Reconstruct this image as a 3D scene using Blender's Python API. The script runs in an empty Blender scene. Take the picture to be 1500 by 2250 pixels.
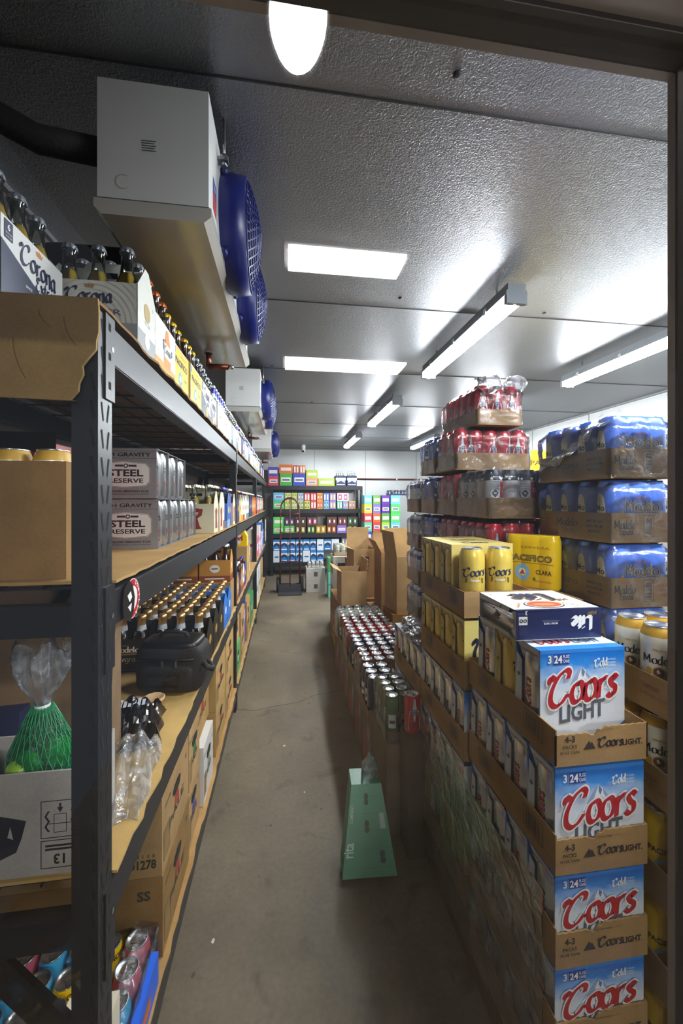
import bpy, math, random
from mathutils import Vector, Matrix
RND = random.Random(11)
sc = bpy.context.scene
COL = sc.collection
PI = math.pi

# ---------------------------------------------------------------- camera, world, exposure
CAM_H = 1.45
YAW = math.atan(125 / 880)
cam_data = bpy.data.cameras.new('camera')
cam_data.sensor_fit = 'HORIZONTAL'
cam_data.sensor_width = 36.0
cam_data.lens = 36.0 * 880 / 1500
cam_data.shift_y = -24 / 1500
cam_data.clip_start = 0.02
cam = bpy.data.objects.new('camera', cam_data)
cam.location = (0, 0, CAM_H)
cam.rotation_euler = (PI / 2, 0, -YAW)
COL.objects.link(cam)
sc.camera = cam
sc.view_settings.view_transform = 'Standard'
sc.view_settings.look = 'None'
sc.view_settings.exposure = 1.6
sc.view_settings.gamma = 1.0
sc.view_settings.use_curve_mapping = False
sc.cycles.max_bounces = 7
sc.cycles.diffuse_bounces = 4
sc.cycles.glossy_bounces = 3
sc.cycles.transmission_bounces = 4
sc.cycles.transparent_max_bounces = 28
sc.cycles.caustics_reflective = False
sc.cycles.caustics_refractive = False
sc.cycles.sample_clamp_indirect = 6.0
world = bpy.data.worlds.new('world')
world.use_nodes = True
world.node_tree.nodes['Background'].inputs[0].default_value = (0.55, 0.6, 0.7, 1)
world.node_tree.nodes['Background'].inputs[1].default_value = 0.10
sc.world = world
LAMP_COOLER = 44.0     # radiance of the cooler's tube fixtures
LAMP_STORE = 36.0      # radiance of the shop lamps behind the camera

# ---------------------------------------------------------------- materials
MATS = {}
def lin(h):
    h = h.lstrip('#')
    out = []
    for i in (0, 2, 4):
        c = int(h[i:i + 2], 16) / 255
        out.append(c / 12.92 if c <= 0.04045 else ((c + 0.055) / 1.055) ** 2.4)
    return tuple(out)

def new_mat(name):
    m = bpy.data.materials.new(name)
    m.use_nodes = True
    nt = m.node_tree
    for n in list(nt.nodes):
        nt.nodes.remove(n)
    out = nt.nodes.new('ShaderNodeOutputMaterial')
    return m, nt, out

def N(nt, kind, **kw):
    n = nt.nodes.new(kind)
    for k, v in kw.items():
        if k in n.inputs:
            n.inputs[k].default_value = v
        else:
            setattr(n, k, v)
    return n

def pm(hexcol, rough=0.5, metal=0.0, var=0.07, scale=30.0, bump=0.0, coat=0.0, bscale=None):
    """plain procedural surface: noise-varied colour, optional bump"""
    key = (hexcol, rough, metal, var, scale, bump, coat, bscale)
    if key in MATS:
        return MATS[key]
    m, nt, out = new_mat('surface_' + hexcol.strip('#'))
    L = nt.links.new
    b = N(nt, 'ShaderNodeBsdfPrincipled', Roughness=rough, Metallic=metal)
    b.inputs['Coat Weight'].default_value = coat
    b.inputs['Coat Roughness'].default_value = 0.12
    tc = N(nt, 'ShaderNodeTexCoord')
    nz = N(nt, 'ShaderNodeTexNoise', Scale=scale, Detail=3.0)
    L(tc.outputs['Object'], nz.inputs['Vector'])
    c = lin(hexcol)
    mx = N(nt, 'ShaderNodeMix', data_type='RGBA')
    mx.inputs[6].default_value = (*[x * (1 - var) for x in c], 1)
    mx.inputs[7].default_value = (*[min(1, x * (1 + var)) for x in c], 1)
    L(nz.outputs['Fac'], mx.inputs['Factor'])
    L(mx.outputs[2], b.inputs['Base Color'])
    if bump:
        bn = N(nt, 'ShaderNodeBump', Strength=bump, Distance=0.004)
        n2 = N(nt, 'ShaderNodeTexNoise', Scale=bscale or scale * 3, Detail=2.0)
        L(tc.outputs['Object'], n2.inputs['Vector'])
        L(n2.outputs['Fac'], bn.inputs['Height'])
        L(bn.outputs['Normal'], b.inputs['Normal'])
    L(b.outputs[0], out.inputs[0])
    MATS[key] = m
    return m

def ink(h):                       # printing on card, cans and film
    return pm(h, 0.45, 0, 0.03)
def paper(h):                     # coated carton board
    return pm(h, 0.42, 0, 0.05, 60, 0.04)
def metalcan(h):                  # lacquered aluminium
    return pm(h, 0.24, 0.12, 0.04, 20, 0, 0.3)
ALU = pm('#C9CCD0', 0.25, 0.95, 0.05)
STEEL_BLACK = pm('#26272B', 0.38, 0.25, 0.12, 18, 0.03)
BLACK_HOLE = pm('#050506', 0.9)

def cardboard(h='#9A7A52', rough=0.85):
    key = ('card', h)
    if key in MATS:
        return MATS[key]
    m, nt, out = new_mat('cardboard_' + h.strip('#'))
    L = nt.links.new
    b = N(nt, 'ShaderNodeBsdfPrincipled', Roughness=rough)
    b.inputs['Specular IOR Level'].default_value = 0.25
    tc = N(nt, 'ShaderNodeTexCoord')
    wv = N(nt, 'ShaderNodeTexWave', Scale=38.0, Distortion=0.6)
    wv.bands_direction = 'Z'
    n1 = N(nt, 'ShaderNodeTexNoise', Scale=9.0, Detail=5.0)
    n2 = N(nt, 'ShaderNodeTexNoise', Scale=220.0, Detail=2.0)
    for n in (wv, n1, n2):
        L(tc.outputs['Object'], n.inputs['Vector'])
    c = lin(h)
    r = N(nt, 'ShaderNodeValToRGB')
    r.color_ramp.elements[0].color = (*[x * 0.84 for x in c], 1)
    r.color_ramp.elements[1].color = (*[min(1, x * 1.14) for x in c], 1)
    r.color_ramp.elements[0].position, r.color_ramp.elements[1].position = 0.3, 0.7
    a = N(nt, 'ShaderNodeMath', operation='MULTIPLY_ADD')
    a.inputs[1].default_value = 0.35
    L(n2.outputs['Fac'], a.inputs[0]); L(n1.outputs['Fac'], a.inputs[2])
    s = N(nt, 'ShaderNodeMath', operation='SUBTRACT')
    s.inputs[1].default_value = 0.17
    L(a.outputs[0], s.inputs[0]); L(s.outputs[0], r.inputs[0])
    L(r.outputs[0], b.inputs['Base Color'])
    bn = N(nt, 'ShaderNodeBump', Strength=0.02, Distance=0.002)
    L(wv.outputs['Fac'], bn.inputs['Height']); L(bn.outputs['Normal'], b.inputs['Normal'])
    L(b.outputs[0], out.inputs[0])
    MATS[key] = m
    return m

def thin_clear(name, tint='#FFFFFF', ior=1.5, boost=1.0, rough=0.0, bump=0.0, bscale=30.0, milk=0.0, milk_col='#E8ECF2'):
    """thin clear sheet: sees through, reflects by Fresnel, optional milky scatter and creases"""
    m, nt, out = new_mat(name)
    L = nt.links.new
    tr = N(nt, 'ShaderNodeBsdfTransparent'); tr.inputs[0].default_value = (*lin(tint), 1)
    gl = N(nt, 'ShaderNodeBsdfGlossy', Roughness=rough)
    fr = N(nt, 'ShaderNodeFresnel', IOR=ior)
    mul = N(nt, 'ShaderNodeMath', operation='MULTIPLY', use_clamp=True)
    mul.inputs[1].default_value = boost
    L(fr.outputs[0], mul.inputs[0])
    mix = N(nt, 'ShaderNodeMixShader')
    L(mul.outputs[0], mix.inputs[0]); L(tr.outputs[0], mix.inputs[1]); L(gl.outputs[0], mix.inputs[2])
    last = mix
    tc = N(nt, 'ShaderNodeTexCoord')
    nz = N(nt, 'ShaderNodeTexNoise', Scale=bscale, Detail=4.0, Distortion=1.2)
    L(tc.outputs['Object'], nz.inputs['Vector'])
    if bump:
        bn = N(nt, 'ShaderNodeBump', Strength=bump, Distance=0.01)
        L(nz.outputs['Fac'], bn.inputs['Height'])
        L(bn.outputs['Normal'], gl.inputs['Normal']); L(bn.outputs['Normal'], fr.inputs['Normal'])
    if milk:
        df = N(nt, 'ShaderNodeBsdfDiffuse'); df.inputs[0].default_value = (*lin(milk_col), 1)
        mr = N(nt, 'ShaderNodeMapRange')
        mr.inputs[1].default_value, mr.inputs[2].default_value = 0.45, 0.75
        mr.inputs[3].default_value, mr.inputs[4].default_value = milk * 0.35, milk * 1.6
        L(nz.outputs['Fac'], mr.inputs[0])
        m2 = N(nt, 'ShaderNodeMixShader')
        L(mr.outputs[0], m2.inputs[0]); L(mix.outputs[0], m2.inputs[1]); L(df.outputs[0], m2.inputs[2])
        last = m2
    L(last.outputs[0], out.inputs[0])
    return m
DOOR_GLASS = thin_clear('door_glass', '#FDFEFE', 1.5, 1.0)
FILM = thin_clear('shrink_film', '#FAFBFD', 1.45, 1.3, 0.12, 0.5, 26.0, 0.045)
FILM_SHEET = thin_clear('wound_film', '#F4F6FA', 1.4, 0.7, 0.2, 0.6, 22.0, 0.02)
FILM_THICK = thin_clear('crumpled_film', '#F2F4F8', 1.45, 1.8, 0.12, 0.45, 30.0, 0.26)
CLEAR_GLASS = thin_clear('bottle_glass', '#E9F0EE', 1.5, 1.6, 0.03)
GREEN_MESH = thin_clear('green_netting', '#4FC08A', 1.4, 1.2, 0.3, 0.5, 60.0, 0.22, '#1FA060')
def glassy(h):                    # dark coloured bottle glass
    return pm(h, 0.1, 0, 0.05, 12, 0, 0.6)

def lamp_mat(name, strength, col=(0.93, 0.97, 1.0)):
    m, nt, out = new_mat(name)
    e = N(nt, 'ShaderNodeEmission', Strength=strength)
    e.inputs[0].default_value = (*col, 1)
    nt.links.new(e.outputs[0], out.inputs[0])
    return m

def stucco_metal(name, h, rough, scale, bump, metal=0.9):
    m, nt, out = new_mat(name)
    L = nt.links.new
    b = N(nt, 'ShaderNodeBsdfPrincipled', Roughness=rough, Metallic=metal)
    tc = N(nt, 'ShaderNodeTexCoord')
    n1 = N(nt, 'ShaderNodeTexNoise', Scale=scale, Detail=2.0, Distortion=0.7)
    n2 = N(nt, 'ShaderNodeTexNoise', Scale=1.1, Detail=3.0)
    L(tc.outputs['Object'], n1.inputs['Vector']); L(tc.outputs['Object'], n2.inputs['Vector'])
    bn = N(nt, 'ShaderNodeBump', Strength=bump, Distance=0.004)
    L(n1.outputs['Fac'], bn.inputs['Height']); L(bn.outputs['Normal'], b.inputs['Normal'])
    c = lin(h)
    r = N(nt, 'ShaderNodeValToRGB')
    r.color_ramp.elements[0].color = (*[x * 0.85 for x in c], 1)
    r.color_ramp.elements[1].color = (*[min(1, x * 1.1) for x in c], 1)
    L(n2.outputs['Fac'], r.inputs[0]); L(r.outputs[0], b.inputs['Base Color'])
    L(b.outputs[0], out.inputs[0])
    return m

def concrete():
    m, nt, out = new_mat('concrete_floor')
    L = nt.links.new
    b = N(nt, 'ShaderNodeBsdfPrincipled', Roughness=0.62)
    tc = N(nt, 'ShaderNodeTexCoord')
    n1 = N(nt, 'ShaderNodeTexNoise', Scale=1.6, Detail=8.0, Roughness=0.65)
    n2 = N(nt, 'ShaderNodeTexNoise', Scale=60.0, Detail=4.0)
    n3 = N(nt, 'ShaderNodeTexNoise', Scale=7.0, Detail=6.0, Distortion=1.0)
    for n in (n1, n2, n3):
        L(tc.outputs['Object'], n.inputs['Vector'])
    r = N(nt, 'ShaderNodeValToRGB')
    e = r.color_ramp.elements
    e[0].position, e[0].color = 0.3, (*lin('#5A4F3F'), 1)
    e[1].position, e[1].color = 0.72, (*lin('#7B6E5A'), 1)
    k = e.new(0.5); k.color = (*lin('#695D4B'), 1)
    L(n1.outputs['Fac'], r.inputs[0])
    r2 = N(nt, 'ShaderNodeValToRGB')
    r2.color_ramp.elements[0].position, r2.color_ramp.elements[0].color = 0.26, (0.35, 0.33, 0.30, 1)
    r2.color_ramp.elements[1].position, r2.color_ramp.elements[1].color = 0.40, (1, 1, 1, 1)
    L(n3.outputs['Fac'], r2.inputs[0])
    mx = N(nt, 'ShaderNodeMix', data_type='RGBA', blend_type='MULTIPLY')
    mx.inputs[0].default_value = 0.6
    L(r.outputs[0], mx.inputs[6]); L(r2.outputs[0], mx.inputs[7])
    mx2 = N(nt, 'ShaderNodeMix', data_type='RGBA', blend_type='OVERLAY')
    mx2.inputs[0].default_value = 0.25
    L(mx.outputs[2], mx2.inputs[6]); L(n2.outputs['Fac'], mx2.inputs[7])
    L(mx2.outputs[2], b.inputs['Base Color'])
    bn = N(nt, 'ShaderNodeBump', Strength=0.06, Distance=0.004)
    L(n2.outputs['Fac'], bn.inputs['Height']); L(bn.outputs['Normal'], b.inputs['Normal'])
    mr = N(nt, 'ShaderNodeMapRange')
    mr.inputs[3].default_value, mr.inputs[4].default_value = 0.42, 0.75
    L(n1.outputs['Fac'], mr.inputs[0]); L(mr.outputs[0], b.inputs['Roughness'])
    L(b.outputs[0], out.inputs[0])
    return m

def snow_print(z0, z1):
    """printed carton art: blue sky over pale snow, with cloud streaks (local z)"""
    m, nt, out = new_mat('sky_and_snow_print')
    L = nt.links.new
    b = N(nt, 'ShaderNodeBsdfPrincipled', Roughness=0.38)
    tc = N(nt, 'ShaderNodeTexCoord')
    sep = N(nt, 'ShaderNodeSeparateXYZ'); L(tc.outputs['Object'], sep.inputs[0])
    nz = N(nt, 'ShaderNodeTexNoise', Scale=14.0, Detail=4.0)
    mp = N(nt, 'ShaderNodeMapping'); mp.inputs['Scale'].default_value = (1, 1, 2.6)
    L(tc.outputs['Object'], mp.inputs[0]); L(mp.outputs[0], nz.inputs['Vector'])
    mr = N(nt, 'ShaderNodeMapRange'); mr.inputs[1].default_value, mr.inputs[2].default_value = z0, z1
    L(sep.outputs[2], mr.inputs[0])
    ad = N(nt, 'ShaderNodeMath', operation='MULTIPLY_ADD'); ad.inputs[1].default_value = -0.38
    L(nz.outputs['Fac'], ad.inputs[0]); L(mr.outputs[0], ad.inputs[2])
    r = N(nt, 'ShaderNodeValToRGB')
    e = r.color_ramp.elements
    e[0].position, e[0].color = 0.28, (*lin('#DDE4EE'), 1)
    e[1].position, e[1].color = 0.72, (*lin('#1272D2'), 1)
    k = e.new(0.46); k.color = (*lin('#A9C8EC'), 1)
    k = e.new(0.58); k.color = (*lin('#2F8CE2'), 1)
    L(ad.outputs[0], r.inputs[0]); L(r.outputs[0], b.inputs['Base Color'])
    L(b.outputs[0], out.inputs[0])
    return m

# ---------------------------------------------------------------- text and pen strokes
GLYPHS = {}
def glyphs(s, bold=0.0):
    key = (s, bold)
    if key not in GLYPHS:
        cu = bpy.data.curves.new('t', 'FONT')
        cu.body = s; cu.size = 1.0; cu.resolution_u = 2; cu.offset = bold
        ob = bpy.data.objects.new('t', cu)
        me = ob.to_mesh()
        vs = [(v.co.x, v.co.y) for v in me.vertices]
        fs = [tuple(p.vertices) for p in me.polygons]
        ob.to_mesh_clear()
        bpy.data.objects.remove(ob); bpy.data.curves.remove(cu)
        x0 = min(v[0] for v in vs); x1 = max(v[0] for v in vs)
        GLYPHS[key] = ([(x - x0, y) for x, y in vs], fs, x1 - x0)
    return GLYPHS[key]

# single-stroke hand alphabet: advance, strokes (x-height 1, ascender 1.65)
_O = [(.55, .98), (.2, .85), (.06, .45), (.2, .08), (.45, .02), (.72, .2), (.8, .55), (.66, .9), (.5, .98)]
HAND = {
    'C': (1.45, [[(1.18, 1.25), (1.25, 1.55), (1.0, 1.68), (.55, 1.4), (.2, .8), (.18, .25), (.5, -.02), (.9, .12), (1.25, .5)], [(.35, 1.3), (.1, 1.45), (-.02, 1.3), (.06, 1.15)]]),
    'o': (.86, [_O]), 'c': (.72, [[(.68, .82), (.45, .98), (.15, .8), (.06, .4), (.22, .04), (.5, .04), (.72, .2)]]),
    'r': (.68, [[(.12, .95), (.14, 0)], [(.14, .6), (.35, .93), (.6, .95)]]),
    's': (.68, [[(.6, .85), (.38, 1.0), (.14, .82), (.3, .56), (.52, .4), (.5, .1), (.22, 0), (.04, .15)]]),
    'n': (.85, [[(.1, .97), (.12, 0)], [(.12, .65), (.38, .97), (.62, .85), (.64, 0), (.78, .06)]]),
    'a': (.86, [[(.62, .85), (.36, .98), (.08, .65), (.1, .18), (.32, 0), (.6, .3)], [(.64, .97), (.62, .15), (.8, .03)]]),
    'u': (.85, [[(.1, .97), (.12, .2), (.35, 0), (.6, .25)], [(.64, .97), (.64, .1), (.8, .03)]]),
    'd': (.88, [[(.6, .85), (.36, .98), (.08, .65), (.1, .18), (.32, 0), (.6, .3)], [(.66, 1.65), (.64, .1), (.8, .03)]]),
    'e': (.76, [[(.1, .50), (.64, .56)], [(.64, .56), (.58, .86), (.36, .98), (.12, .78), (.07, .38), (.24, .05), (.5, .02), (.7, .2)]]),
    'l': (.42, [[(.14, 1.68), (.14, .12), (.34, .02)]]), 'i': (.42, [[(.14, .97), (.14, .1), (.34, .02)], [(.14, 1.28), (.15, 1.4)]]),
    't': (.52, [[(.2, 1.4), (.18, .12), (.42, .02)], [(.0, .95), (.44, .97)]]),
    'p': (.88, [[(.1, .97), (.12, -.5)], [(.12, .7), (.4, .98), (.72, .8), (.74, .3), (.5, .02), (.14, .16)]]),
    'b': (.86, [[(.1, 1.65), (.12, .05)], [(.12, .7), (.4, .98), (.72, .75), (.72, .3), (.48, .0), (.12, .1)]]),
    'g': (.86, [[(.62, .85), (.36, .98), (.08, .65), (.12, .2), (.34, .05), (.62, .35)], [(.66, .97), (.62, -.3), (.3, -.5), (.05, -.3)]]),
    'w': (1.2, [[(.05, .97), (.28, .05), (.55, .85), (.8, .05), (1.08, .97)]]),
    'x': (.8, [[(.08, .95), (.68, .02)], [(.66, .95), (.08, .02)]]),
    'h': (.85, [[(.1, 1.65), (.12, 0)], [(.12, .65), (.38, .97), (.62, .85), (.64, 0)]]),
    'q': (.86, [[(.62, .85), (.36, .98), (.08, .65), (.12, .2), (.34, .05), (.62, .35)], [(.66, .97), (.66, -.5)]]),
    'v': (.8, [[(.06, .97), (.36, .02), (.68, .97)]]), 'k': (.8, [[(.1, 1.65), (.12, 0)], [(.62, .95), (.14, .45), (.68, 0)]]),
    'M': (1.6, [[(.18, 0), (.2, 1.55)], [(.2, 1.55), (.72, .35)], [(.72, .35), (1.25, 1.55)], [(1.25, 1.55), (1.3, 0)]]),
    'L': (1.05, [[(.25, 1.6), (.22, .08)], [(.22, .08), (.6, .02), (.95, .2)]]),
    'E': (1.05, [[(.9, 1.4), (.55, 1.6), (.25, 1.3), (.5, .9), (.15, .5), (.25, .05), (.6, 0), (.92, .3)]]),
    'N': (1.35, [[(.18, 0), (.25, 1.5)], [(.25, 1.5), (1.0, .05)], [(1.0, .05), (1.1, 1.65)]]),
    'B': (1.05, [[(.2, 1.55), (.2, 0)], [(.2, 1.5), (.6, 1.55), (.8, 1.2), (.5, .85), (.22, .82)], [(.5, .85), (.9, .6), (.8, .1), (.2, .0)]]),
    'D': (1.15, [[(.2, 1.55), (.2, 0)], [(.2, 1.5), (.7, 1.45), (.98, .8), (.75, .1), (.2, .0)]]),
    'P': (1.0, [[(.2, 1.55), (.2, 0)], [(.2, 1.5), (.65, 1.5), (.85, 1.15), (.6, .75), (.22, .72)]]),
    'S': (.95, [[(.8, 1.3), (.5, 1.6), (.2, 1.3), (.45, .85), (.75, .5), (.6, .08), (.3, 0), (.08, .25)]]),
    ' ': (.5, []),
}
def crom(pts, n=5):
    if len(pts) < 3:
        return list(pts)
    P = [pts[0]] + list(pts) + [pts[-1]]
    out = []
    for i in range(1, len(P) - 2):
        p0, p1, p2, p3 = P[i - 1], P[i], P[i + 1], P[i + 2]
        for k in range(n):
            t = k / n
            out.append(tuple(0.5 * ((2 * b) + (c - a) * t + (2 * a - 5 * b + 4 * c - d) * t * t + (3 * b - a - 3 * c + d) * t ** 3)
                             for a, b, c, d in zip(p0, p1, p2, p3)))
    out.append(tuple(pts[-1]))
    return out

class Flat:
    """a flat printing surface: origin, right and up directions; off lifts along the normal"""
    def __init__(s, o, u=(1, 0, 0), v=(0, 0, 1)):
        s.o, s.u, s.v = Vector(o), Vector(u).normalized(), Vector(v).normalized()
        s.n = s.u.cross(s.v)
    def __call__(s, a, b, off):
        return s.o + s.u * a + s.v * b + s.n * off
class Round:
    """printing surface wrapped on a can or bottle of radius r, centred at angle th"""
    def __init__(s, r, th=-PI / 2, z=0, flip=False, turn=0.0):
        s.r, s.th, s.z, s.t = r, th, z, turn
    def __call__(s, a, b, off):
        if s.t:
            a, b = a * math.cos(s.t) - b * math.sin(s.t), a * math.sin(s.t) + b * math.cos(s.t)
        t = s.th + a / s.r
        return Vector(((s.r + off) * math.cos(t), (s.r + off) * math.sin(t), s.z + b))

class MB:
    """collects shapes into one mesh"""
    def __init__(s):
        s.v, s.f, s.m, s.sm, s.mats = [], [], [], [], []
    def mi(s, mat):
        if mat not in s.mats:
            s.mats.append(mat)
        return s.mats.index(mat)
    def face(s, pts, mat, smooth=False):
        n = len(s.v)
        s.v += [tuple(p) for p in pts]
        s.f.append(tuple(range(n, n + len(pts)))); s.m.append(s.mi(mat)); s.sm.append(smooth)
    def mesh(s, vs, fs, mat, smooth=False):
        n = len(s.v); k = s.mi(mat)
        s.v += [tuple(p) for p in vs]
        for f in fs:
            s.f.append(tuple(i + n for i in f)); s.m.append(k); s.sm.append(smooth)
    def box(s, x0, x1, y0, y1, z0, z1, mat, mats=None, bev=0.0):
        """mats: dict over -x +x -y +y -z +z"""
        P = [(x0, y0, z0), (x1, y0, z0), (x1, y1, z0), (x0, y1, z0), (x0, y0, z1), (x1, y0, z1), (x1, y1, z1), (x0, y1, z1)]
        F = {'-z': (3, 2, 1, 0), '+z': (4, 5, 6, 7), '-y': (0, 1, 5, 4), '+x': (1, 2, 6, 5), '+y': (2, 3, 7, 6), '-x': (3, 0, 4, 7)}
        n = len(s.v); s.v += P
        for k, f in F.items():
            s.f.append(tuple(i + n for i in f)); s.m.append(s.mi((mats or {}).get(k, mat))); s.sm.append(False)
        return s
    def bar(s, p, q, w, t, mat, up=(0, 0, 1)):
        """rectangular bar from p to q, width w along (dir x up), thickness t"""
        p, q = Vector(p), Vector(q); d = (q - p).normalized()
        a = d.cross(Vector(up)).normalized() * w / 2; b = a.cross(d).normalized() * t / 2
        vs = [p - a - b, p + a - b, p + a + b, p - a + b, q - a - b, q + a - b, q + a + b, q - a + b]
        s.mesh(vs, [(0, 1, 2, 3), (7, 6, 5, 4), (1, 0, 4, 5), (2, 1, 5, 6), (3, 2, 6, 7), (0, 3, 7, 4)], mat)
    def prism(s, poly, fr, depth, mat, side=None):
        """outline poly (a,b) on frame fr, pushed back by depth"""
        n = len(poly)
        A = [fr(a, b, 0) for a, b in poly]; B = [fr(a, b, -depth) for a, b in poly]
        s.mesh(A, [tuple(range(n))], mat)
        s.mesh(B, [tuple(reversed(range(n)))], mat)
        s.mesh(A + B, [(i, i + n, (i + 1) % n + n, (i + 1) % n) for i in range(n)], side or mat)
    def poly(s, poly, fr, mat, off=0.0005):
        s.face([fr(a, b, off) for a, b in poly], mat)
    def rect(s, a0, a1, b0, b1, fr, mat, off=0.0005, n=1):
        for i in range(n):
            x, y = a0 + (a1 - a0) * i / n, a0 + (a1 - a0) * (i + 1) / n
            s.poly([(x, b0), (y, b0), (y, b1), (x, b1)], fr, mat, off)
    def disc(s, a, b, r, fr, mat, off=0.0006, n=20, ry=None):
        s.poly([(a + r * math.cos(2 * PI * i / n), b + (ry or r) * math.sin(2 * PI * i / n)) for i in range(n)], fr, mat, off)
    def ring(s, a, b, r0, r1, fr, mat, off=0.0006, n=24, t0=0.0, t1=2 * PI, sy=1.0):
        for i in range(n):
            u, w = t0 + (t1 - t0) * i / n, t0 + (t1 - t0) * (i + 1) / n
            s.poly([(a + r0 * math.cos(u), b + sy * r0 * math.sin(u)), (a + r1 * math.cos(u), b + sy * r1 * math.sin(u)),
                    (a + r1 * math.cos(w), b + sy * r1 * math.sin(w)), (a + r0 * math.cos(w), b + sy * r0 * math.sin(w))], fr, mat, off)
    def frame(s, a0, a1, b0, b1, t, fr, mat, off=0.0006):
        s.rect(a0, a1, b0, b0 + t, fr, mat, off); s.rect(a0, a1, b1 - t, b1, fr, mat, off)
        s.rect(a0, a0 + t, b0 + t, b1 - t, fr, mat, off); s.rect(a1 - t, a1, b0 + t, b1 - t, fr, mat, off)
    def text(s, txt, size, fr, mat, a=0, b=0, bold=0.015, sx=1.0, shear=0.0, align='C', off=0.0008, width=None, rot=0.0, rise=0.0):
        vs, fs, w = glyphs(txt, bold)
        if width:
            sx = width / (w * size)
        o = {'C': -w / 2, 'L': 0, 'R': -w}[align]
        ca, sa = math.cos(rot), math.sin(rot)
        P = []
        for x, y in vs:
            xx, yy = (x + o + shear * y) * size * sx, y * size
            yy += rise * xx
            P.append(fr(a + xx * ca - yy * sa, b + xx * sa + yy * ca, off))
        s.mesh(P, fs, mat)
    def pen(s, txt, size, fr, mat, a=0, b=0, nib=0.16, ang=0.6, thin=0.05, shear=0.0, align='C', off=0.0008, rot=0.0, rise=0.0, width=None, sx=1.0, halo=None, flip=1):
        """hand lettering with a broad pen; size = x-height"""
        total = sum(HAND[c][0] for c in txt)
        if width:
            sx = width / (total * size)
        x = {'C': -total / 2, 'L': 0, 'R': -total}[align]
        nv = (math.cos(ang) * nib / 2, math.sin(ang) * nib / 2)
        ca, sa = math.cos(rot), math.sin(rot)
        def put(px, py, o):
            xx, yy = (px + shear * py) * size * sx, py * size
            yy += rise * xx
            return fr(a + xx * ca - yy * sa, b + xx * sa + yy * ca, o)
        for c in txt:
            adv, strokes = HAND[c]
            for k, st in enumerate(strokes):
                p = crom(st)
                for lay in ((0.09, off - 0.0003, halo), (0, off, mat)) if halo else ((0, off, mat),):
                    L_, R_ = [], []
                    for i, q in enumerate(p):
                        u = p[max(0, i - 1)]; w = p[min(len(p) - 1, i + 1)]
                        dx, dy = w[0] - u[0], w[1] - u[1]; l = math.hypot(dx, dy) or 1
                        nx, ny = -dy / l, dx / l
                        g = 1 if nx * nv[0] + ny * nv[1] >= 0 else -1
                        ox, oy = nv[0] * g + nx * (thin + lay[0]), nv[1] * g + ny * (thin + lay[0])
                        L_.append((x + q[0] + ox, q[1] + oy)); R_.append((x + q[0] - ox, q[1] - oy))
                    m = len(p)
                    s.mesh([put(*q, lay[1] + k * 0.00003) for q in L_] + [put(*q, lay[1] + k * 0.00003) for q in R_],
                           [(i, i + m, i + m + 1, i + 1) for i in range(m - 1)], lay[2])
            x += adv
    def lathe(s, prof, mats, seg=16, c=(0, 0, 0), smooth=True, cap0=False, cap1=False):
        """prof [(r,z)...]; mats one material or one per band"""
        n = len(s.v); cx, cy, cz = c
        for r, z in prof:
            for i in range(seg):
                t = 2 * PI * i / seg
                s.v.append((cx + r * math.cos(t), cy + r * math.sin(t), cz + z))
        for j in range(len(prof) - 1):
            k = s.mi(mats[j] if isinstance(mats, list) else mats)
            for i in range(seg):
                i2 = (i + 1) % seg
                s.f.append((n + j * seg + i, n + j * seg + i2, n + (j + 1) * seg + i2, n + (j + 1) * seg + i)); s.m.append(k); s.sm.append(smooth)
        if cap0:
            s.f.append(tuple(n + i for i in reversed(range(seg)))); s.m.append(s.mi(mats[0] if isinstance(mats, list) else mats)); s.sm.append(False)
        if cap1:
            o = n + (len(prof) - 1) * seg
            s.f.append(tuple(o + i for i in range(seg))); s.m.append(s.mi(mats[-1] if isinstance(mats, list) else mats)); s.sm.append(False)
    def tube(s, path, r, mat, seg=8, closed=False):
        P = [Vector(p) for p in path]; n = len(P); rings = []
        up = Vector((0, 0, 1))
        for i in range(n):
            if closed:
                d = P[(i + 1) % n] - P[i - 1]
            else:
                d = P[min(n - 1, i + 1)] - P[max(0, i - 1)]
            d.normalize()
            a = d.cross(up)
            if a.length < 0.05:
                a = d.cross(Vector((1, 0, 0)))
            a.normalize(); b = d.cross(a)
            rr = r[i] if isinstance(r, (list, tuple)) else r
            rings.append([P[i] + a * (rr * math.cos(2 * PI * k / seg)) + b * (rr * math.sin(2 * PI * k / seg)) for k in range(seg)])
        fs = []
        for i in range(n if closed else n - 1):
            j = (i + 1) % n
            for k in range(seg):
                k2 = (k + 1) % seg
                fs.append((i * seg + k, i * seg + k2, j * seg + k2, j * seg + k))
        if not closed:
            fs.append(tuple(reversed(range(seg)))); fs.append(tuple((n - 1) * seg + k for k in range(seg)))
        s.mesh([q for rg in rings for q in rg], fs, mat, True)
    def blob(s, c, a, mat, e1=1.0, e2=1.0, nu=24, nv=12, wob=0.0, freq=5.0, seed=0.0, zmin=None, taper=0.0):
        """superellipsoid with ripples; e<1 boxy"""
        def pw(x, e):
            return math.copysign(abs(x) ** e, x)
        vs = []
        for j in range(nv + 1):
            ph = -PI / 2 + PI * j / nv
            for i in range(nu):
                t = 2 * PI * i / nu
                x = pw(math.cos(ph), e1) * pw(math.cos(t), e2); y = pw(math.cos(ph), e1) * pw(math.sin(t), e2); z = pw(math.sin(ph), e1)
                k = 1 + wob * (math.sin(freq * x * 1.7 + 3 * z + seed) + math.sin(freq * y * 2.1 - 2.3 * z + 1.7 * seed) + 0.6 * math.sin(freq * 2.7 * (x + y + z) + seed))
                k2 = k * (1 - taper * (z + 1) / 2)
                zz = c[2] + a[2] * z * k
                if zmin is not None:
                    zz = max(zmin, zz)
                vs.append((c[0] + a[0] * x * k2, c[1] + a[1] * y * k2, zz))
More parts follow.
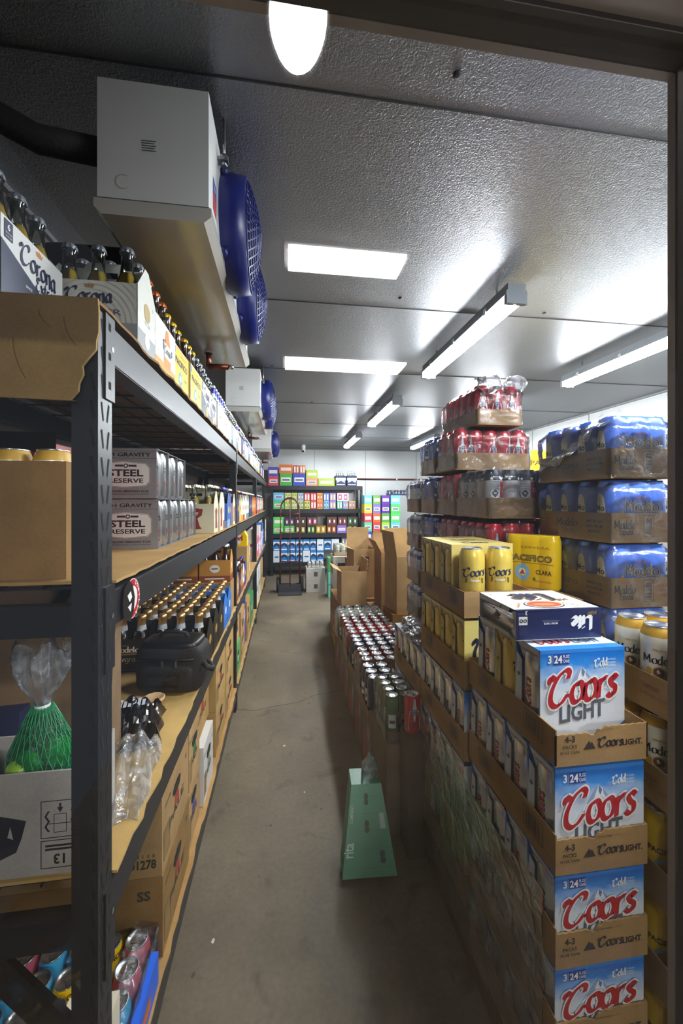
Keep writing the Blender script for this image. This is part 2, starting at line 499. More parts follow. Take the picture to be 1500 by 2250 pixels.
        fs = [(j * nu + i, j * nu + (i + 1) % nu, (j + 1) * nu + (i + 1) % nu, (j + 1) * nu + i) for j in range(nv) for i in range(nu)]
        s.mesh(vs, fs, mat, True)
    def data(s, name):
        me = bpy.data.meshes.new(name)
        me.from_pydata(s.v, [], s.f)
        for m in s.mats:
            me.materials.append(m)
        me.polygons.foreach_set('material_index', s.m)
        me.polygons.foreach_set('use_smooth', s.sm)
        me.update()
        return me
    def build(s, name, parent=None, loc=(0, 0, 0), rz=0.0):
        return ob(name, s.data(name), parent, loc, rz)

def ob(name, me, parent=None, loc=(0, 0, 0), rz=0.0):
    o = bpy.data.objects.new(name, me)
    o.location = loc; o.rotation_euler = (0, 0, rz)
    COL.objects.link(o)
    if parent is not None:
        o.parent = parent
    return o
def tag(o, label, cat, group=None):
    o['label'] = label; o['category'] = cat
    if group:
        o['group'] = group
    return o
def thing(name, label, cat, loc=(0, 0, 0), rz=0.0, group=None):
    return tag(ob(name, None, None, loc, rz), label, cat, group)
def struct(o):
    o['kind'] = 'structure'
    return o
def clone(src, parent=None):
    c = src.copy(); COL.objects.link(c)
    if parent is not None:
        c.parent = parent
    for ch in src.children:
        clone(ch, c)
    return c
PROTO_USED = set()
def place(proto, loc, rz=0.0, label='', cat='', group=None, scale=None):
    """first call moves the built thing itself, later calls copy the thing and its parts"""
    o = proto if proto.name not in PROTO_USED else clone(proto)
    PROTO_USED.add(proto.name)
    o.location = loc; o.rotation_euler = (0, 0, rz)
    if scale:
        o.scale = scale
    tag(o, label, cat, group)
    return o
ORD = ['first', 'second', 'third', 'fourth', 'fifth', 'sixth', 'seventh', 'eighth', 'ninth', 'tenth', 'eleventh', 'twelfth', 'thirteenth', 'fourteenth', 'fifteenth', 'sixteenth', 'seventeenth', 'eighteenth', 'nineteenth', 'twentieth']
# ---------------------------------------------------------------- the setting: cooler room
CEIL_Z, BACK_Y, LEFT_X, RIGHT_X, FRONT_Y = 2.55, 8.45, -0.97, 3.75, 0.36
CEIL_MAT = stucco_metal('embossed_ceiling_metal', '#989BA0', 0.38, 150.0, 0.5, 0.72)
WALL_MAT = stucco_metal('embossed_wall_metal', '#C2C4C4', 0.42, 90.0, 0.35, 0.7)
SEAM = pm('#3A3B3D', 0.5, 0.5)
def room():
    m = MB(); m.box(LEFT_X, RIGHT_X, -4.6, BACK_Y, -0.05, 0, concrete()); f = struct(m.build('floor'))
    crack = MB(); dk = pm('#3E362C', 0.9)
    pts = [(-0.33, 2.86), (-0.2, 2.83), (-0.06, 2.87), (0.1, 2.9), (0.22, 2.99), (0.36, 3.02), (0.5, 3.06)]
    for a, b in zip(pts, pts[1:]):
        crack.face([(a[0], a[1] - .0025, .0006), (b[0], b[1] - .0025, .0006), (b[0], b[1] + .0025, .0006), (a[0], a[1] + .0025, .0006)], dk)
    for k in range(26):                                  # specks and scuffs on the slab
        x, y, r = RND.uniform(-.3, .35), RND.uniform(1.2, 5.5), RND.uniform(.002, .006)
        crack.face([(x + r * math.cos(t) * RND.uniform(.5, 1.5), y + r * 1.6 * math.sin(t), .0008) for t in (0, 1.2, 2.4, 3.6, 4.9)], pm(RND.choice(['#3A3329', '#CFC7B8', '#4A4033']), .8))
    crack.build('floor_crack', f)
    m = MB(); m.box(LEFT_X, RIGHT_X, FRONT_Y, BACK_Y, CEIL_Z, CEIL_Z + 0.1, CEIL_MAT)
    c = struct(m.build('ceiling'))
    m = MB()
    y = 1.07
    while y < BACK_Y:
        m.box(LEFT_X, RIGHT_X, y - .0025, y + .0025, CEIL_Z - .003, CEIL_Z, SEAM); y += 1.145
    m.build('panel_seam', c)
    m = MB(); plug = pm('#222326', .6)
    for x, y in ((.44, .98), (.62, 2.1), (1.5, 2.15), (-.1, 3.3), (1.7, 3.4), (.3, 4.45)):
        m.lathe([(.011, CEIL_Z), (.011, CEIL_Z - .004), (.004, CEIL_Z - .006)], plug, 12, (x, y, 0), cap1=True)
    m.build('hole_plug', c)
    m = MB(); m.box(LEFT_X - .1, LEFT_X, FRONT_Y, BACK_Y, 0, CEIL_Z, stucco_metal('dark_wall_metal', '#8C827A', .45, 90, .4, .6)); w = struct(m.build('wall_left'))
    m = MB()
    for y in (1.07, 2.215, 3.36, 4.505, 5.65, 6.795):
        m.box(LEFT_X, LEFT_X + .002, y - .003, y + .003, 0, CEIL_Z, SEAM)
    m.build('panel_seam', w)
    m = MB(); m.box(RIGHT_X, RIGHT_X + .1, FRONT_Y, BACK_Y, 0, CEIL_Z, WALL_MAT); w = struct(m.build('wall_right'))
    m = MB()
    for y in (1.07, 2.215, 3.36, 4.505, 5.65, 6.795):
        m.box(RIGHT_X - .002, RIGHT_X, y - .003, y + .003, 0, CEIL_Z, SEAM)
    m.build('panel_seam', w)
    m = MB(); m.box(LEFT_X, RIGHT_X, BACK_Y, BACK_Y + .1, 0, CEIL_Z, WALL_MAT); w = struct(m.build('wall_back'))
    m = MB()
    for x in (-.45, .62, 1.72, 2.85):
        m.box(x - .003, x + .003, BACK_Y - .002, BACK_Y, 0, CEIL_Z, SEAM)
    m.build('panel_seam', w)
    m = MB(); g = pm('#84868A', .45, .6)
    m.box(LEFT_X, RIGHT_X, BACK_Y - .02, BACK_Y, CEIL_Z - .02, CEIL_Z, g); struct(m.build('trim_1'))
    m = MB(); m.box(RIGHT_X - .02, RIGHT_X, FRONT_Y, BACK_Y, CEIL_Z - .02, CEIL_Z, g); struct(m.build('trim_2'))
    m = MB(); m.box(LEFT_X, LEFT_X + .02, FRONT_Y, BACK_Y, CEIL_Z - .02, CEIL_Z, g); struct(m.build('trim_3'))
    # front wall around the glass door the photograph looks through
    fm = pm('#6E6A68', .5, .2, .05)
    bays = [(1.30, 2.14), (2.20, 3.04), (3.10, 3.75), (.49, 1.24)]
    m = MB()
    m.box(LEFT_X, -.56, .28, FRONT_Y, 0, CEIL_Z, fm)
    for x0, x1 in ((.43, .49), (1.24, 1.30), (2.14, 2.20), (3.04, 3.10)):
        m.box(x0, x1, .28, FRONT_Y, 0, CEIL_Z, fm)
    m.box(-.56, RIGHT_X, .28, FRONT_Y, 1.95, CEIL_Z, fm); m.box(-.56, RIGHT_X, .28, FRONT_Y, 0, .06, fm)
    struct(m.build('wall_front'))
    for k, (x0, x1) in enumerate(bays):                  # the neighbouring glass doors of the cooler front
        m = MB(); fr = pm('#77706C', .42, .35, .05)
        for a0, a1, z0, z1 in ((x0, x0 + .05, .06, 1.95), (x1 - .05, x1, .06, 1.95), (x0 + .05, x1 - .05, 1.87, 1.95), (x0 + .05, x1 - .05, .06, .13)):
            m.box(a0, a1, .275, .335, z0, z1, fr)
        d = struct(m.build('door_%d' % (k + 2)))
        g = MB(); g.face([(x0 + .05, .308, .13), (x1 - .05, .308, .13), (x1 - .05, .308, 1.87), (x0 + .05, .308, 1.87)], DOOR_GLASS); g.build('glass_pane', d)
    m = MB(); fr = pm('#CBC4BE', .42, .2, .05)
    for x0, x1, z0, z1 in ((.362, .43, .06, 1.95), (-.56, -.50, .06, 1.95), (-.50, .362, 1.850, 1.95), (-.50, .362, .06, .13)):
        m.box(x0, x1, .275, .335, z0, z1, fr)
    d = struct(m.build('door_1'))
    g = MB(); k = pm('#5E5A57', .6)
    for x0, x1, z0, z1 in ((.356, .362, .13, 1.850), (-.50, -.494, .13, 1.850), (-.494, .356, 1.844, 1.850), (-.494, .356, .13, .136)):
        g.box(x0, x1, .294, .322, z0, z1, k)
    g.build('gasket', d)
    for y in (.30, .316):
        g = MB(); g.face([(-.494, y, .136), (.356, y, .136), (.356, y, 1.844), (-.494, y, 1.844)], DOOR_GLASS); g.build('glass_pane', d)
    h = MB(); h.tube([(-.53, .275, .85), (-.53, .235, .86), (-.53, .235, 1.24), (-.53, .275, 1.25)], .009, pm('#B5B7BA', .3, .9)); h.build('door_handle', d)
    m = MB(); m.box(LEFT_X, RIGHT_X, -4.6, .28, 2.72, 2.8, pm('#5A5A5C', .8)); struct(m.build('ceiling_shop'))
room()

# ---------------------------------------------------------------- lamps
def ceiling_lamps():
    house, emit = pm('#74797E', .4, .2), lamp_mat('tube_lamp_light', LAMP_COOLER)
    root = thing('ceiling_light', '', 'lamp')
    m = MB(); m.box(-.045, .045, -.60, .60, .045, .085, house, bev=0); m.box(-.055, .055, -.60, .60, .03, .045, house); m.build('housing', root)
    m = MB()
    P = [(-.05, .03), (-.047, .006), (-.03, -.008), (0, -.013), (.03, -.008), (.047, .006), (.05, .03)]
    ring = lambda y: [(a, y, b) for a, b in P]
    m.mesh(ring(-.585) + ring(.585), [(i, i + 7, i + 8, i + 1) for i in range(6)] + [tuple(range(7)), tuple(reversed(range(7, 14)))], emit, True); m.build('diffuser', root)
    for y in (-.59, .59):
        m = MB(); m.box(-.052, .052, y - .012, y + .012, -.012, .05, house); m.build('end_cap', root)
    for y in (-.4, 0, .4):
        for x in (-.057, .057):
            m = MB(); m.box(x - .004, x + .004, y - .012, y + .012, .018, .052, pm('#C6C8CA', .3, .8)); m.build('clip', root)
    for y in (-.42, .42):
        m = MB(); m.tube([(0, y, .085), (0, y, .142)], .006, house); m.build('hanger', root)
    spots = [(1.1, 2.38, 'long tube lamp hanging over the tallest red can stack, nearest of its row'),
             (1.1, 4.42, 'tube lamp hanging behind the nearest long one, second of its row'),
             (1.1, 6.5, 'small far tube lamp above the back rack, third of its row'),
             (2.33, 2.45, 'tube lamp beside the door frame, nearest the right wall'),
             (2.33, 4.5, 'tube lamp over the red can stack in the row by the right wall'),
             (2.33, 6.5, 'far tube lamp by the right wall, end just showing beside the red cans')]
    for x, y, lab in spots:
        place(root, (x, y, CEIL_Z - .142), 0, lab, 'lamp', 'tube lamps on the cooler ceiling')
    place(root, (1.4, .47, CEIL_Z - .142), PI / 2, 'added tube lamp, out of view, hanging crosswise just inside the glass door', 'lamp', 'tube lamps on the cooler ceiling')  # unseen fixture added to brighten the front faces of stacks and shelf
    place(root, (2.72, .47, CEIL_Z - .142), PI / 2, 'added unseen tube lamp hanging crosswise inside the neighbouring glass doors', 'lamp', 'tube lamps on the cooler ceiling')  # second added fixture out of view, lights the right-hand trays from the front
    # shop lamps in front of the cooler, seen only as mirror images in the door glass
    emit = lamp_mat('shop_lamp_light', LAMP_STORE, (1, .98, .95))
    for w, d, x, y, lab in ((.60, .17, .318, -1.46, 'short white ceiling panel lamp mirrored in the glass door, upper one'),
                            (1.09, .27, .55, -3.05, 'wide white ceiling panel lamp mirrored in the glass door, lower one')):
        r = thing('panel_lamp', lab, 'lamp', (x, y, 2.72), 0, 'shop panel lamps')
        m = MB(); m.box(-w / 2, w / 2, -d / 2, d / 2, -.03, -.012, emit); m.build('diffuser', r)
        m = MB(); m.box(-w / 2 - .02, w / 2 + .02, -d / 2 - .02, d / 2 + .02, -.012, 0, pm('#D8D8D8', .5)); m.build('frame', r)
    r = thing('round_lamp', 'bright oval-looking round ceiling lamp mirrored at the top of the glass door', 'lamp', (.035, -.45, 2.72)); r.scale = (1, 1.75, 1)
    m = MB(); m.lathe([(.075, -.015), (.07, -.03), (.045, -.042), (.0001, -.046)], emit, 24, cap0=True); m.build('diffuser', r)
    m = MB(); m.lathe([(.086, 0), (.086, -.02), (.075, -.02)], pm('#E0E0E0', .4), 24, cap0=True); m.build('rim', r)
ceiling_lamps()

# ---------------------------------------------------------------- evaporator units and pipes
def evaporators():
    white, pan, blue = pm('#EAEBE9', .38, 0, .03), pm('#C9C6BE', .22, 0, .05, 6, 0, .4), pm('#14226F', .35, 0, .06)
    root = thing('evaporator_unit', '', 'cooling unit')
    X0, X1, Y1, H = 0, .262, 1.06, .35
    m = MB(); m.box(X0, X1, 0, Y1, .05, H, white); m.box(X0 - .004, X1 + .002, -.003, 0, .05, .056, pm('#55575A', .5)); m.build('casing', root)
    m = MB()
    o = [(X0 - .005, .05), (X1 + .008, .05), (X1 + .008, .028), (X1 - .01, .012), (X0 + .012, .012), (X0 - .005, .03)]
    A = [(a, -.008, b) for a, b in o]; B = [(a, Y1 + .03, b) for a, b in o]
    m.mesh(A + B, [tuple(range(6)), tuple(reversed(range(6, 12)))] + [(i, i + 6, (i + 1) % 6 + 6, (i + 1) % 6) for i in range(6)], pan); m.build('drain_pan', root)
    for k, y in enumerate((.315, .75)):
        m = MB(); fr = [(.168, X1), (.172, X1 + .03), (.166, X1 + .075), (.158, X1 + .075), (.16, X1)]
        S = 40; vs = []
        for r, x in fr:
            vs += [(x, y + r * math.cos(2 * PI * i / S), .185 + r * math.sin(2 * PI * i / S)) for i in range(S)]
        m.mesh(vs, [(j * S + i, j * S + (i + 1) % S, (j + 1) * S + (i + 1) % S, (j + 1) * S + i) for j in range(4) for i in range(S)], blue, True)
        for a in range(4):
            t = PI / 4 + a * PI / 2
            m.blob((X1 + .012, y + .172 * math.cos(t), .185 + .172 * math.sin(t)), (.012, .018, .018), blue, nu=10, nv=6)
        sh = m.build('fan_shroud', root)
        g = MB()
        for j in range(9):
            r = .022 + .0165 * j; x = X1 + .112 - 1.6 * r * r * .9
            g.tube([(x, y + r * math.cos(2 * PI * i / 30), .185 + r * math.sin(2 * PI * i / 30)) for i in range(30)], .0022, blue, 4, True)
            if j < 8:
                r2 = r + .0165; x2 = X1 + .112 - 1.6 * r2 * r2 * .9
                n = 10 + 4 * j
                for i in range(n):
                    t = 2 * PI * (i + (j % 2) * .5) / n
                    g.bar((x, y + r * math.cos(t), .185 + r * math.sin(t)), (x2, y + r2 * math.cos(t), .185 + r2 * math.sin(t)), .004, .004, blue, (1, 0, 0))
        g.build('fan_guard', sh)
        f = MB()
        for q in range(5):
            t = 2 * PI * q / 5
            p = lambda r, d, x: (X1 + x, y + r * math.cos(t + d), .185 + r * math.sin(t + d))
            f.face([p(.03, -.4, .03), p(.145, -.42, .03), p(.15, .25, .055), p(.03, .4, .055)], pm('#E9E3D6', .5))
        f.lathe([(.03, 0), (.03, .05)], pm('#C9C4BA', .5), 16, (X1 + .03, y, .16)); f.build('fan_blade', sh)
    bz = pm('#AEB0B2', .3, .9)
    for y in (.14, .53, .95):
        m = MB(); m.box(X1 - .01, X1 + .03, y - .012, y + .012, H - .06, H - .052, bz); m.tube([(X1 + .018, y, H - .07), (X1 + .018, y, CEIL_Z - 2.13)], .004, bz, 6)
        m.lathe([(.012, 0), (.012, .01)], bz, 6, (X1 + .018, y, H - .052), cap1=True); m.lathe([(.009, 0), (.009, .008)], bz, 6, (X1 + .018, y, H - .072), cap0=True); m.build('hanger_bolt', root)
    m = MB(); fr = Flat((.145, -.0005, .20)); k = pm('#55585C', .6)
    for i in range(5):
        m.rect(-.042, -.008 - .004 * (i % 2), .006 - .006 * i, .008 - .006 * i, fr, k)
    m.build('rating_sticker', root)
    m = MB(); m.ring(-.085, -.1, .016, .018, fr, pm('#C2C3C1', .4), t0=1, t1=5.3)
    m.build('pressed_mark', root)
    m = MB(); fr = Flat((X1 + .0005, .06, .1), (0, 1, 0)); m.rect(0, .05, 0, .05, fr, pm('#B03A34', .5)); m.rect(0, .05, .05, .085, fr, pm('#3B4AA0', .5)); m.text('KEEP', .012, fr, pm('#FFFFFF'), .025, .062); m.build('warning_sticker', root)
    m = MB(); cu = pm('#7A4530', .35, .8)
    m.tube([(.1, Y1 - .17, .014), (.1, Y1 - .17, -.06)], .012, cu); m.tube([(.1, Y1 - .17, -.055), (.19, Y1 - .17, -.055)], .014, cu)
    m.lathe([(.02, .0), (.022, .012)], pm('#D8D8D4', .5), 12, (.1, Y1 - .17, .004)); m.tube([(.19, Y1 - .17, -.055), (.215, Y1 - .17, -.055)], .010, ALU); m.build('drain_pipe', root)
    for y, lab in ((1.05, 'white cooling unit with blue fans over the shelf, nearest and largest of its row'),
                   (3.2, 'white cooling unit with blue fans, second from the door, behind the largest one'),
                   (5.75, 'white cooling unit furthest from the door, close to the back wall')):
        place(root, (-.452, y, 2.135), 0, lab, 'cooling unit', 'evaporator units along the shelf wall')
    blk = pm('#141416', .75, 0, .2, 40, .3)
    def arc(c, r, a0, a1, e1, e2, n=8):
        return [tuple(Vector(c) + Vector(e1) * (r * math.cos(a0 + (a1 - a0) * i / n)) + Vector(e2) * (r * math.sin(a0 + (a1 - a0) * i / n))) for i in range(n + 1)]
    p = thing('insulated_pipe', 'thick black insulated pipe bending from the wall into the nearest cooling unit', 'pipe', (0, 0, 0))
    m = MB(); m.tube([(-.83, .98, 2.55), (-.83, .98, 2.48)] + arc((-.73, 1.0, 2.46), .1, PI, PI * 1.5, (1, 0, 0), (0, 0, 1))[1:] + [(-.60, 1.08, 2.34), (-.46, 1.10, 2.34)], .032, blk, 12); m.build('insulation', p)
    m = MB(); m.tube([(-.83, .98, 2.50), (-.83, .98, 2.512)], .035, pm('#5A5C60', .4, .6), 12); m.build('tape_band', p)
    p = thing('insulated_pipe', 'straight black insulated pipe running down the wall behind the bottles', 'pipe', (0, 0, 0))
    m = MB(); m.tube([(-.87, 1.16, 2.55), (-.87, 1.16, 1.86)], .036, blk, 12); m.build('insulation', p)
    m = MB(); m.tube([(-.87, 1.16, 2.42), (-.87, 1.16, 2.43)], .039, pm('#55575A', .4, .6), 12); m.build('tape_band', p)
    p = thing('insulated_pipe', 'black insulated pipe arching over just behind the pale bottles', 'pipe', (0, 0, 0))
    m = MB(); m.tube([(-.83, 1.42, 1.85), (-.83, 1.42, 2.12)] + arc((-.72, 1.42, 2.13), .11, PI, PI / 2, (1, 0, 0), (0, 0, 1)) + [(-.5, 1.42, 2.24), (-.46, 1.42, 2.235)], .045, blk, 12); m.build('insulation', p)
    m = MB(); m.tube([(-.83, 1.42, 2.0), (-.83, 1.42, 2.012)], .048, pm('#55575A', .4, .6), 12); m.build('tape_band', p)
    p = thing('copper_pipe', 'thin red brown pipe running along the back wall', 'pipe', (0, 0, 0))
    m = MB(); m.tube([(1.2, BACK_Y - .03, 1.92), (RIGHT_X, BACK_Y - .03, 1.92)], .018, pm('#6E332A', .4, .4), 8); m.build('pipe_run', p)
    for x in (1.5, 2.4, 3.3):
        m = MB(); m.box(x - .015, x + .015, BACK_Y - .05, BACK_Y, 1.9, 1.94, ALU); m.build('clamp', p)
    c = thing('security_camera', 'small white dome camera with black lens under the far ceiling', 'camera', (.36, 7.9, CEIL_Z))
    m = MB(); m.lathe([(.05, 0), (.05, -.06), (.045, -.09)], pm('#E6E6E4', .4), 16, cap1=True); m.build('housing', c)
    m = MB(); m.blob((0, -.02, -.11), (.045, .045, .04), pm('#EDEDEB', .35), nu=16, nv=8); m.build('eyeball', c)
    m = MB(); m.blob((0, -.055, -.125), (.022, .02, .022), BLACK_HOLE, nu=12, nv=6); m.build('lens', c)
evaporators()

# ---------------------------------------------------------------- racks
SHELF = [.165, .725, 1.29, 1.80]         # deck heights of the long rack
RX = -.33                                # its aisle face
POST_Y = [.77, 2.82, 4.84, 6.86]
def long_rack():
    root = thing('storage_rack', 'long black steel storage rack with four shelves along the left wall', 'rack')
    slot = BLACK_HOLE
    for k, y in enumerate(POST_Y):
        for back in (0, 1):
            m = MB(); x1 = RX if not back else LEFT_X + .085
            m.box(x1 - .044, x1, y, y + .058, 0, 1.795, STEEL_BLACK)
            if not back:
                f1, f2 = Flat((RX, y, 0), (0, 1, 0)), Flat((RX - .044, y, 0))
                for i in range(35 if k < 2 else 0):
                    z = .03 + i * .0505
                    m.poly([(.010, z + .034), (.016, z + .036), (.023, z + .004), (.019, z)], f1, slot)
                    m.poly([(.047, z + .034), (.041, z + .036), (.034, z + .004), (.038, z)], f1, slot)
                    if k == 0:
                        m.poly([(.030, z + .034), (.035, z + .036), (.039, z + .004), (.036, z)], f2, slot)
            else:
                m.box(x1 - .002, x1 + .001, y + .02, y + .035, .1, 1.7, BLACK_HOLE)
            m.build('post', root)
        for z in (SHELF[0] - .03, SHELF[1] - .03, SHELF[2] - .03, SHELF[3] - .03):
            m = MB(); m.box(LEFT_X + .085, RX - .044, y + .014, y + .044, z - .055, z, STEEL_BLACK); m.build('end_tie', root)
        m = MB(); m.bar((LEFT_X + .06, y + .03, 1.09 if k == 0 else .72), (RX - .04, y + .03, .44 if k == 0 else 1.19), .05, .012, STEEL_BLACK, (0, 1, 0)); m.build('end_brace', root)
    for a, b in zip(POST_Y, POST_Y[1:] + [BACK_Y - .55]):
        last = b == BACK_Y - .55
        for z in SHELF:
            for x in (RX, LEFT_X + .07):
                m = MB()
                m.box(x - .03, x - .002, a + .058, b, z - .085, z - .012, STEEL_BLACK)
                m.box(x - .045, x - .03, a + .058, b, z - .085, z - .03, STEEL_BLACK)
                if x == RX:
                    m.box(x - .002, x, a + .058, b, z - .083, z - .016, STEEL_BLACK)
                m.build('beam', root)
            if a < 4:
                m = MB()
                m.box(RX - .012, RX + .004, a + .022, a + .062, z - .16, z + .0, STEEL_BLACK)
                fr = Flat((RX + .004, a + .022, z - .16), (0, 1, 0))
                for zz in (.02, .075, .13):
                    m.rect(.012, .022, zz, zz + .014, fr, slot)
                m.disc(.03, .10, .005, fr, ALU); m.build('beam_bracket', root)
            m = MB()                                       # wire deck
            n = 12 if a < 2.5 else 6
            for i in range(n):
                y = a + .08 + (b - a - .1) * i / (n - 1)
                m.box(LEFT_X + .045, RX - .03, y - .003, y + .003, z - .012, z - .006, STEEL_BLACK)
            for i in range(8):
                x = LEFT_X + .06 + (RX - .05 - LEFT_X - .06) * i / 7
                m.box(x - .002, x + .002, a + .06, b, z - .006, z - .002, STEEL_BLACK)
            m.build('wire_deck', root)
        m = MB(); m.bar((LEFT_X + .02, a + .1, .25), (LEFT_X + .02, b, 1.75), .012, .05, STEEL_BLACK, (1, 0, 0)); m.build('back_brace', root)
    # sticker on the shelf beam
    t = thing('sticker', 'round red and black sticker stuck on the beam of the third shelf up', 'sticker', (RX + .0045, .92, SHELF[2] - .05))
    m = MB(); fr = Flat((0, 0, 0), (0, 1, 0))
    m.disc(0, 0, .043, fr, pm('#E9E4E2', .3), .0004, 28); m.disc(0, 0, .041, fr, pm('#C01A22', .3), .0007, 28); m.disc(0, 0, .027, fr, pm('#EEE8E6', .3), .0009, 24)
    m.poly([(-.05, -.03), (-.015, -.046), (.006, -.03), (.012, .0), (.0, .03), (-.02, .043), (-.047, .03), (-.055, 0)], fr, pm('#121214', .3), .0011)
    m.poly([(-.03, .012), (-.012, .018), (-.004, .004), (-.018, -.004)], fr, pm('#EDEDED', .3), .0013); m.poly([(-.028, -.012), (-.006, -.008), (-.012, -.026)], fr, pm('#EDEDED', .3), .0013)
    for i, ch in enumerate('GORILLA'):
        a = 1.15 - i * .36
        m.text(ch, .012, fr, pm('#FFFFFF', .3), .0335 * math.cos(a), .0335 * math.sin(a) - .003, .03, rot=a - PI / 2, off=.0013)
    m.build('printed_face', t)
long_rack()

CARD = cardboard('#A58556')
def liner(name, z, y0, y1, x0, lab, seed, col='#A58556', over=.012):
    r = random.Random(seed)
    mat = cardboard(col)
    n = int((y1 - y0) / .045)
    edge = [(RX + over * r.uniform(.2, 1.0), y0 + (y1 - y0) * i / n) for i in range(n + 1)]
    m = MB()
    poly = [(x0, y0)] + edge + [(x0, y1)]
    m.mesh([(x, y, z + .006) for x, y in poly] + [(x, y, z) for x, y in poly],
           [tuple(range(len(poly))), tuple(reversed(range(len(poly), 2 * len(poly))))] + [(i, i + len(poly), (i + 1) % len(poly) + len(poly), (i + 1) % len(poly)) for i in range(len(poly))], mat)
    t = thing('cardboard_sheet', lab, 'cardboard sheet', (0, 0, 0), 0, 'cardboard shelf liners')
    m.build('sheet', t)
    return t
lw = LEFT_X + .09
top = liner('x', SHELF[3], .765, 2.80, lw, 'torn brown cardboard liner under the bottles on the top shelf, flap hanging over the end', 3, '#8F7048')
m = MB(); r = random.Random(5)
pts = [(-.95, 0), (-.325, 0)]
for i in range(1, 13):
    b = -.015 * i
    pts.append((-.325 - .0002 * i * i - (.012 if i > 7 else 0) + r.uniform(-.005, .005), b))
pts += [(-.36, -.182), (-.55, -.178), (-.95, -.172)]
m.prism(pts, Flat((0, .757, SHELF[3] + .007)), .006, cardboard('#A68655'))
m.build('hanging_flap', top)
m = MB()
for x, z, l in ((-.42, -.02, .03), (-.38, -.03, .05), (-.46, -.07, .07), (-.55, -.06, .08)):
    fr = Flat((x, .7565, SHELF[3] + z))
    for i in range(6):
        f = i / 6
        m.poly([(.02 * f * f, -l * f), (.02 * f * f + .0018, -l * f), (.02 * (f + .166) ** 2 + .0018, -l * (f + .166)), (.02 * (f + .166) ** 2, -l * (f + .166))], fr, cardboard('#7D5F38'), .0008)
m.build('crease', top)
liner('x', SHELF[2], .835, 2.815, lw, 'brown cardboard liner under the silver can packs', 7, '#B08D58')
liner('x', SHELF[1], .835, 2.815, lw, 'tan cardboard liner under the black camera bag', 9, '#BD9B5F')
liner('x', SHELF[0], .835, 2.815, lw, 'cardboard liner under the brown cases on the bottom shelf', 13, '#A98452')
for k, z in enumerate(SHELF):
    nm = ['bottom', 'second', 'third', 'top'][k]
    liner('x', z, 2.885, 4.835, lw, 'cardboard liner on the %s shelf of the middle rack bay' % nm, 20 + k, '#B08D58')
    liner('x', z, 4.905, 6.855, lw, 'cardboard liner on the %s shelf of the far rack bay' % nm, 30 + k, '#B08D58')

def back_rack():
    root = thing('storage_rack', 'black steel storage rack standing against the back wall', 'rack', (0, 7.85, 0))
    X0, X1, D = -.27, 1.54, .5
    for x in (X0, X1 - .05):
        for y in (0, D - .05):
            m = MB(); m.box(x, x + .05, y, y + .05, 0, 1.745, STEEL_BLACK)
            if y == 0:
                for i in range(16):
                    m.rect(.012, .02, .06 + i * .105, .1 + i * .105, Flat((x, 0, 0)), BLACK_HOLE); m.rect(.03, .038, .06 + i * .105, .1 + i * .105, Flat((x, 0, 0)), BLACK_HOLE)
            m.build('post', root)
    for z in BACK_SHELF:
        for y in (.004, D - .03):
            m = MB(); m.box(X0 + .05, X1 - .05, y, y + .03, z - .085, z - .006, STEEL_BLACK); m.build('beam', root)
        m = MB(); m.box(X0 + .02, X1 - .02, .01, D - .01, z - .02, z - .004, STEEL_BLACK); m.build('deck', root)
    for x in (X0 + .01, X1 - .04):
        m = MB(); m.bar((x + .015, .05, .2), (x + .015, D - .05, .75), .01, .03, STEEL_BLACK, (1, 0, 0)); m.build('end_brace', root)
BACK_SHELF = [.26, .82, 1.30, 1.755]
back_rack()
